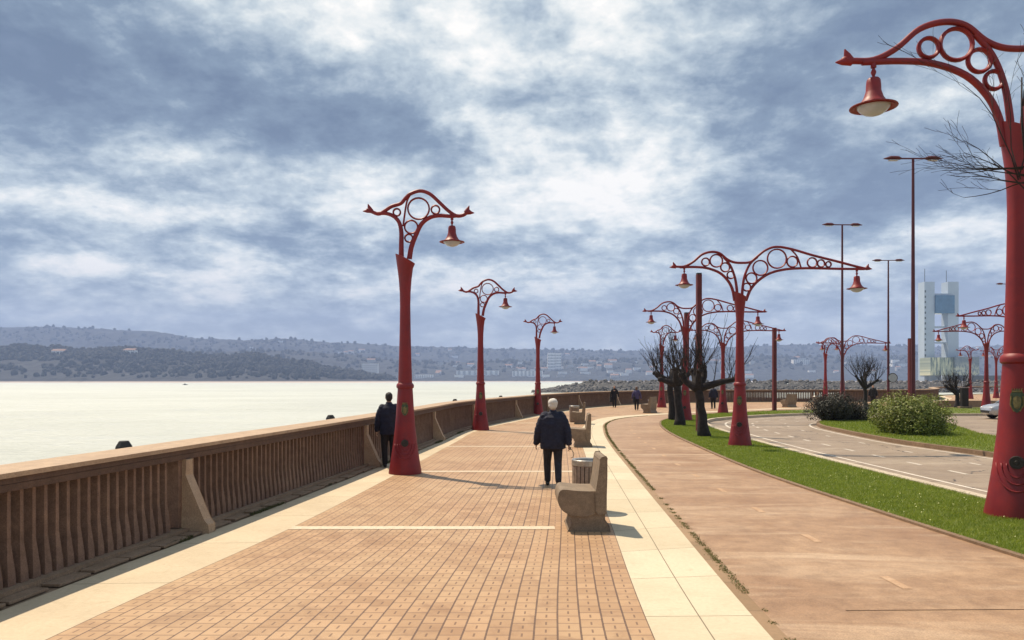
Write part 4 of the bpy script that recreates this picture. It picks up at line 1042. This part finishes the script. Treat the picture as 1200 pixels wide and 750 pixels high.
# ------------------------------------------------------------------ cars
def car(loc, rz, paint, label):
    r = empty('parked_car', loc, rz); tag(r, label, 'car', 'cars parked beyond the road')
    L, W = 4.1, 1.72
    # stations along x: (x, halfwidth_low, z_sill, z_belt, hw_belt)
    xs = [-2.05, -1.98, -1.75, -1.2, -.6, 0, .6, 1.05, 1.5, 1.85, 2.0, 2.05]
    belt = [.72, .86, .93, .93, .92, .91, .90, .89, .82, .74, .64, .55]
    hw = [.66, .78, .84, .86, .86, .86, .86, .86, .84, .78, .68, .60]
    b = MB(); vs = []
    for x, zb, w in zip(xs, belt, hw):
        zl = .24 if abs(x) < 1.9 else .34
        vs += [(x, -w*.9, zl), (x, -w, zl+.15), (x, -w, zb-.12), (x, -w*.94, zb), (x, 0, zb+.03), (x, w*.94, zb), (x, w, zb-.12), (x, w, zl+.15), (x, w*.9, zl)]
    n = 9; fs = [(i*n+k, i*n+(k+1) % n, (i+1)*n+(k+1) % n, (i+1)*n+k) for i in range(len(xs)-1) for k in range(n)]
    fs += [tuple(range(n-1, -1, -1)), tuple((len(xs)-1)*n+k for k in range(n))]
    b.add(vs, fs); body = b.build('body', paint, r, smooth=32)
    g = MB(); gx = [-1.88, -1.5, -.3, .35, 1.15]; gz = [.90, 1.36, 1.45, 1.40, .90]; gw = [.76, .62, .60, .60, .74]; vs = []
    for x, z, w in zip(gx, gz, gw): vs += [(x, -w, z), (x, w, z)]
    for x in (-1.9, 1.2): pass
    bot = [(-1.88, -.80, .88), (-1.88, .80, .88), (1.15, -.80, .88), (1.15, .80, .88)]
    o = len(vs); vs += bot
    g.add(vs, [(0, 1, 3, 2), (2, 3, 5, 4), (4, 5, 7, 6), (6, 7, 9, 8), (0, 2, 4, 6, 8, o+2, o), (1, o+1, o+3, 9, 7, 5, 3), (0, o, o+1, 1), (8, 9, o+3, o+2)])
    g.build('windows', simple('car_glass', (.03, .04, .05), .08, bump=0, spec=1, var=0), r, smooth=20)
    p = MB()
    for x0, x1 in ((0, 1), (1, 2), (2, 3), (3, 4)):
        for s in (-1, 1): p.tube([(gx[x0], s*gw[x0]*1.01, gz[x0]+.005), (gx[x1], s*gw[x1]*1.01, gz[x1]+.005)], .035, 6)
    for s in (-1, 1): p.tube([(-.35, s*.81, .9), (-.33, s*.61, 1.44)], .035, 6)
    p.add([(gx[1], -gw[1], gz[1]+.012), (gx[2], -gw[2], gz[2]+.03), (gx[3], -gw[3], gz[3]+.012), (gx[3], gw[3], gz[3]+.012), (gx[2], gw[2], gz[2]+.03), (gx[1], gw[1], gz[1]+.012)], [(0, 1, 2, 3, 4, 5)])
    p.build('roof', paint, r, smooth=30)
    for x in (-1.28, 1.3):
        for s in (-1, 1):
            w = MB(); w.tube([(x, s*.70, .30), (x, s*.875, .30)], .31, 24); wo = w.build('wheel', simple('tyre', (.03, .03, .03), .85, bump=0) if 'tyre' not in bpy.data.materials else bpy.data.materials['tyre'], r, smooth=40)
            q = MB(); q.tube([(x, s*.84, .30), (x, s*.885, .30)], [.19, .17], 14); q.build('rim', M['steel'], wo)
    for s in (-1, 1):
        h = MB(); h.ell((1.93, s*.58, .62), (.12, .16, .09), 10, 6); h.build('headlight', M['opal'], r, smooth=True)
        h = MB(); h.box((-2.03, s*.64, .80), (.06, .14, .22)); h.build('tail_light', M['red'], r)
        h = MB(); h.ell((.85, s*.96, .98), (.08, .1, .07), 8, 6); h.build('mirror', paint, r, smooth=True)
    h = MB(); h.box((2.05, 0, .42), (.05, 1.0, .14)); h.build('grille', M['iron'], r); h = MB(); h.box((-2.07, 0, .6), (.03, .5, .11)); h.build('number_plate', M['opal'], r)
    return r
car((29.3, 44.0, -.1), R(172), simple('silver_car_paint', (.45, .47, .50), .3, metal=.5, var=.05, bump=0, coat=.6), 'silver parked hatchback, half hidden by the big red lamp')
car((28.9, 41.0, -.1), R(170), simple('white_car_paint', (.70, .71, .72), .3, var=.04, bump=0, coat=.6), 'white parked hatchback nearer than the silver one, mostly hidden by the lamp')

# ------------------------------------------------------------------ people
skin = simple('skin', (.45, .26, .18), .55, var=.08, bump=.05)
navy = simple('navy_jacket', (.009, .011, .028), .85, var=.3, scale=12, bump=.5, bscale=22, bdist=.012)
blackc = simple('black_cloth', (.010, .010, .013), .85, var=.3, scale=12, bump=.5, bscale=25, bdist=.01)
denim = simple('dark_trousers', (.016, .016, .024), .85, var=.3, scale=14, bump=.5, bscale=25, bdist=.01)
shoe = simple('black_shoe', (.012, .011, .010), .45)
whiteh = simple('white_hair', (.62, .58, .52), .8, var=.15, bump=.6, bscale=80)
darkh = simple('dark_hair', (.018, .014, .012), .7, bump=.6, bscale=80)
purple = simple('purple_jacket', (.055, .045, .12), .75, var=.2)
def fuse(mb, name, mat, parent, vox=.012, sm=4):
    o = mb.build(name, mat, parent, smooth=True)
    md = o.modifiers.new('r', 'REMESH'); md.mode = 'VOXEL'; md.voxel_size = vox; md.use_smooth_shade = True
    s2 = o.modifiers.new('s', 'SMOOTH'); s2.iterations = sm; s2.factor = .5
    dg = bpy.context.evaluated_depsgraph_get(); me = bpy.data.meshes.new_from_object(o.evaluated_get(dg))
    o.modifiers.clear(); o.data = me
    if not me.materials: me.materials.append(mat)
    me.shade_smooth(); return o
def limb(mb, P, r, n=12, flat=1.0):
    mb.tube(P, r, n, flat=flat)
    for p, q in zip(P, r): mb.ell(p, (q*.97,)*3, 12, 8)
def hand(mb, w, d, side, curl=.5):
    """w wrist, d direction of the fingers (down)"""
    w = Vector(w); d = Vector(d).normalized(); f = Vector((0, 1, 0)); n = d.cross(f).normalized(); f = n.cross(d).normalized()*1
    pm = w+d*.05
    mb.ell(w+d*.045, (.022, .040, .050), 12, 8)
    for k, (o, L) in enumerate(((-.030, .060), (-.010, .074), (.010, .078), (.029, .070))):
        b = w+d*.080+f*o; c = n*side*-1
        p1 = b+d*L*.45+c*.006*curl; p2 = p1+(d+c*curl).normalized()*L*.35; p3 = p2+(d*.4+c*curl*1.6).normalized()*L*.3
        mb.tube([w+d*.05+f*o, b, p1, p2, p3], [.010, .0095, .009, .008, .0065], 8)
    t = w+d*.03+f*.035; mb.tube([w+d*.02+f*.02, t+f*.012+d*.012, t+f*.022+d*.04-n*side*.01], [.012, .011, .008], 8)
def person(loc, rz, label, H=1.72, stride=.0, jacket=navy, trous=denim, hair=whiteh, coat_len=.28, bulk=1.0, arms=((.10, 0), (.10, 0)), elbow=(.05, .05), longhair=False, headturn=0.):
    r = empty('person', loc, rz); tag(r, label, 'person'); r.scale = (H/1.74,)*3
    hipz = .90; sz = 1.44
    ank = {}; legs = {}
    for s, sg in ((-1, 1), (1, -1)):
        fwd = stride*sg; lift = .0 if sg > 0 else abs(stride)*.18
        hip = Vector((s*.095, 0, hipz)); an = Vector((s*.085, fwd, .085+lift)); kn = Vector((s*.10, fwd*.5+.04+(.05*abs(stride)/.2 if sg < 0 else 0), .48+lift*.2)); legs[s] = (hip, kn, an)
    # skin body
    b = MB()
    b.tube([(0, -.01, .95), (0, .0, 1.15), (0, 0, 1.36), (0, 0, 1.46)], [.125, .115, .135, .07], 14, flat=1.0)
    limb(b, [Vector((0, -.005, 1.44)), Vector((0, .012, 1.56))], [.06, .052])
    hd = MB()
    hd.ell((0, .018, 1.635), (.076, .096, .112), 20, 14); hd.ell((0, .045, 1.585), (.056, .062, .068), 16, 10)
    hd.tube([(0, .112, 1.655), (0, .135, 1.622), (0, .115, 1.610)], [.010, .016, .012], 8)
    for s in (-1, 1): hd.ell((s*.078, .005, 1.632), (.011, .022, .033), 10, 8); hd.ell((s*.03, .102, 1.675), (.02, .010, .007), 8, 6)
    hd.ell((0, .104, 1.578), (.024, .010, .007), 10, 6); hd.ell((0, .107, 1.566), (.02, .010, .007), 10, 6)
    hd.xf(Matrix.Translation((0, .012, 0)) @ Matrix.Rotation(headturn, 4, 'Z')); b.add(hd.v, hd.f)
    aw = {}
    for i, s in enumerate((-1, 1)):
        out_, fw = arms[i]; sh = Vector((s*.185, 0, 1.405)); el = sh+Vector((s*(.05+out_*.5), fw*.5-.03, -.285)); wr = el+Vector((s*(out_*.35), fw*.6+elbow[i], -.255)); aw[s] = (sh, el, wr)
        limb(b, [sh, el, wr], [.05, .04, .026]); hand(b, wr, (wr-el).normalized(), s, .6)
    for s in (-1, 1):
        hip, kn, an = legs[s]; limb(b, [hip, kn, an], [.075, .05, .036])
    fuse(b, 'body', skin, r, .0085, 2)
    for s in (-1, 1):
        e = MB(); e.ell((s*.03, .098, 1.652), (.011, .008, .008), 8, 6); e.xf(Matrix.Translation((0, .012, 0)) @ Matrix.Rotation(headturn, 4, 'Z')); e.build('eye', darkh, r, smooth=True)
    # trousers
    t = MB()
    for s in (-1, 1):
        hip, kn, an = legs[s]; limb(t, [hip+Vector((0, 0, .05)), hip+(kn-hip)*.4, kn, kn+(an-kn)*.5, an+Vector((0, 0, .02))], [.118, .10, .078, .072, .064])
    t.ell((0, -.02, .95), (.175, .125, .13), 16, 10); fuse(t, 'trousers', trous, r, .014, 3)
    for s in (-1, 1):
        hip, kn, an = legs[s]; q = MB(); back = (an.z > .1)
        q.tube([an+Vector((0, -.065, -.05)), an+Vector((0, 0, -.035)), an+Vector((0, .09, -.052)), an+Vector((0, .175, -.062))], [.034, .045, .042, .022], 10); q.ell(an+Vector((0, -.055, -.045)), (.036, .036, .036), 10, 8)
        for i_, (x, y, z) in enumerate(q.v): q.v[i_] = (x, y, max(z, an.z-.083))
        q.build('shoe', shoe, r, smooth=True)
    # jacket
    j = MB(); B = bulk; hem = hipz+.10-coat_len*.55
    rings = [(hem, .205*B, .155*B), (hem+.1, .208*B, .16*B), (.98, .20*B, .155*B), (1.12, .20*B, .15*B), (1.27, .208*B, .145*B), (1.38, .20*B, .125*B), (1.44, .15*B, .098), (1.49, .085, .075)]
    n = 28; vs = []
    for k, (z, rx, ry) in enumerate(rings):
        for i in range(n):
            a = 2*PI*i/n; w = 1+.03*math.sin(a*5+k)*(1 if k < 3 else .4); vs.append((rx*w*math.cos(a), ry*w*math.sin(a)-.01, z))
    j.add(vs, [(i*n+k, i*n+(k+1) % n, (i+1)*n+(k+1) % n, (i+1)*n+k) for i in range(len(rings)-1) for k in range(n)]+[tuple(reversed(range(n))), tuple((len(rings)-1)*n+k for k in range(n))])
    for s in (-1, 1):
        sh, el, wr = aw[s]; limb(j, [sh+Vector((-s*.035, 0, -.005)), sh+(el-sh)*.45, el, el+(wr-el)*.5, wr+(el-wr)*.06], [.085*B, .076*B, .068*B, .064*B, .056*B])
    j.tube([(0, .0, 1.45), (0, .0, 1.525)], [.085, .068], 16)
    fuse(j, 'jacket', jacket, r, .012, 2)
    jo = [c for c in kids(r) if c.name.startswith('jacket')][0]
    nn_ = [(v_.co.copy(), v_.normal.copy()) for v_ in jo.data.vertices]
    for v_, (c_, n_) in zip(jo.data.vertices, nn_):
        v_.co = c_+n_*(mnoise.noise(Vector((c_.x*9, c_.y*9, c_.z*22)))*.011+mnoise.noise(c_*30)*.004)
    h = MB(); h.ell((0, -.008, 1.668), ((.098 if hair is whiteh else .084), .104, .092), 20, 12)
    h.ell((0, -.045, 1.615), ((.088 if hair is whiteh else .074), .062, .075 if not longhair else .12), 16, 10)
    if longhair: h.ell((0, -.06, 1.52), (.08, .05, .10), 14, 8)
    for i_, v in enumerate(h.v):
        nz = mnoise.noise(Vector(v)*38)*.006; h.v[i_] = (v[0]*(1+nz*8), v[1]+nz, v[2]+nz)
        if v[1] > .055 and v[2] < 1.69: h.v[i_] = (v[0]*.8, .055, v[2])
    h.xf(Matrix.Translation((0, .012, 0)) @ Matrix.Rotation(headturn, 4, 'Z')); h.build('hair', hair, r, smooth=True)
    return r, aw
p1, aw = person(((648-600)/F*15.2, 15.2, 0), R(2), 'white haired person in a bulky navy jacket walking away along the paving', 1.73, .25, bulk=1.24, coat_len=.44, arms=((.10, .10), (.08, -.09)), elbow=(.04, .02), headturn=R(-8))
# thin strap with a ring carried in the right hand
o = MB(); q = Vector(aw[1][2])+Vector((.02, 0, -.11)); q *= 1.73/1.74
P = [q+Vector((0, 0, .03)), q+Vector((.05, .01, -.02)), q+Vector((.085, .02, -.09)), q+Vector((.07, .02, -.15)), q+Vector((.035, .02, -.17))]
o.tube([Vector((p.x, p.y, p.z)) for p in smooth3(P, 4)], .008, 6); ob = o.build('cane_handle', simple('pale_strap', (.42, .33, .22), .5), loc=p1.location, smooth=True); tag(ob, 'small pale curved handle held in the walking person\'s right hand', 'strap')
c = MB(); c.box(q+Vector((0, .01, .02)), (.045, .09, .06)); cb = c.build('wrist_bag', blackc, loc=p1.location, bevel=.01); tag(cb, 'small black pouch in the walking person\'s right hand', 'pouch')
person((-2.98, 18.6, 0), R(14), 'dark haired person in a black coat at the railing, half behind the tallest lamp', 1.80, .04, jacket=navy, trous=blackc, hair=darkh, coat_len=.42, bulk=1.04, arms=((.05, .04), (.05, .02)))
pb, awb = person(((720-600)/F*60, 60, 0), R(170), 'distant person in black by the curved railing, left of the woman in purple', 1.7, .12, jacket=blackc, trous=blackc, hair=darkh, coat_len=.4)
def sidebag(loc, mat, lab):
    r = empty('shoulder_bag', loc); tag(r, lab, 'bag'); m = MB(); m.box((0, 0, .62), (.16, .34, .42)); m.build('bag_body', mat, r, bevel=.03)
    m = MB(); m.tube([(0, -.1, .82), (.06, -.03, 1.2), (.08, 0, 1.4), (.06, .05, 1.2), (0, .1, .82)], .014, 6); m.build('strap', mat, r)
sidebag(((715.7-600)/F*60, 60, 0), blackc, 'black bag hanging by the side of the distant person in black')
person(((746-600)/F*54.5, 54.5, 0), R(-10), 'distant woman in a purple jacket with long hair beside the far seat', 1.66, .14, jacket=purple, trous=blackc, hair=simple('brown_hair', (.12, .07, .05), .7), longhair=True, coat_len=.3)
sidebag(((743-600)/F*54.5, 54.5, .12), blackc, 'large black bag carried by the woman in the purple jacket')
person(((836-600)/F*57.5, 57.5, 0), R(5), 'distant person in a dark coat between the pollard trees and the red lamp', 1.72, .06, jacket=navy, trous=blackc, hair=darkh, coat_len=.3, bulk=1.1)
person(((1023-600)/F*64, 64, 0), R(160), 'distant dark figure standing just right of the small vase shaped tree', 1.72, .04, jacket=blackc, trous=blackc, hair=darkh, coat_len=.4, bulk=1.15)

# small boat on the bay
r = empty('motor_boat', ((217-600)/F*900, 900, -3))
r.scale = (.55, .55, .55); tag(r, 'tiny dark boat on the bright water at the far left', 'boat')
m = MB(); m.prism([(-5, 0), (4, 0), (6, 1.3), (-5, 1.1)], -1.3, 1.3); m.build('hull', M['iron'], r); m = MB(); m.box((-.5, 0, 1.9), (3, 2, 1.6)); m.build('cabin', M['iron'], r)

# ------------------------------------------------------------------ haze
hz = MB(); hz.box((0, 3000, 270), (12400, 6900, 560)); m = bpy.data.materials.new('haze'); m.use_nodes = True
for n in list(m.node_tree.nodes):
    if n.type == 'BSDF_PRINCIPLED': m.node_tree.nodes.remove(n)
pv = m.node_tree.nodes.new('ShaderNodeVolumePrincipled'); pv.inputs['Color'].default_value = (.46, .60, .96, 1); pv.inputs['Density'].default_value = 1.3e-4; pv.inputs['Anisotropy'].default_value = 0.
m.node_tree.links.new(pv.outputs[0], m.node_tree.nodes['Material Output'].inputs['Volume'])
o = hz.build('haze', m, kind='stuff'); tag(o, 'pale blue sea haze over the bay', kind='stuff')
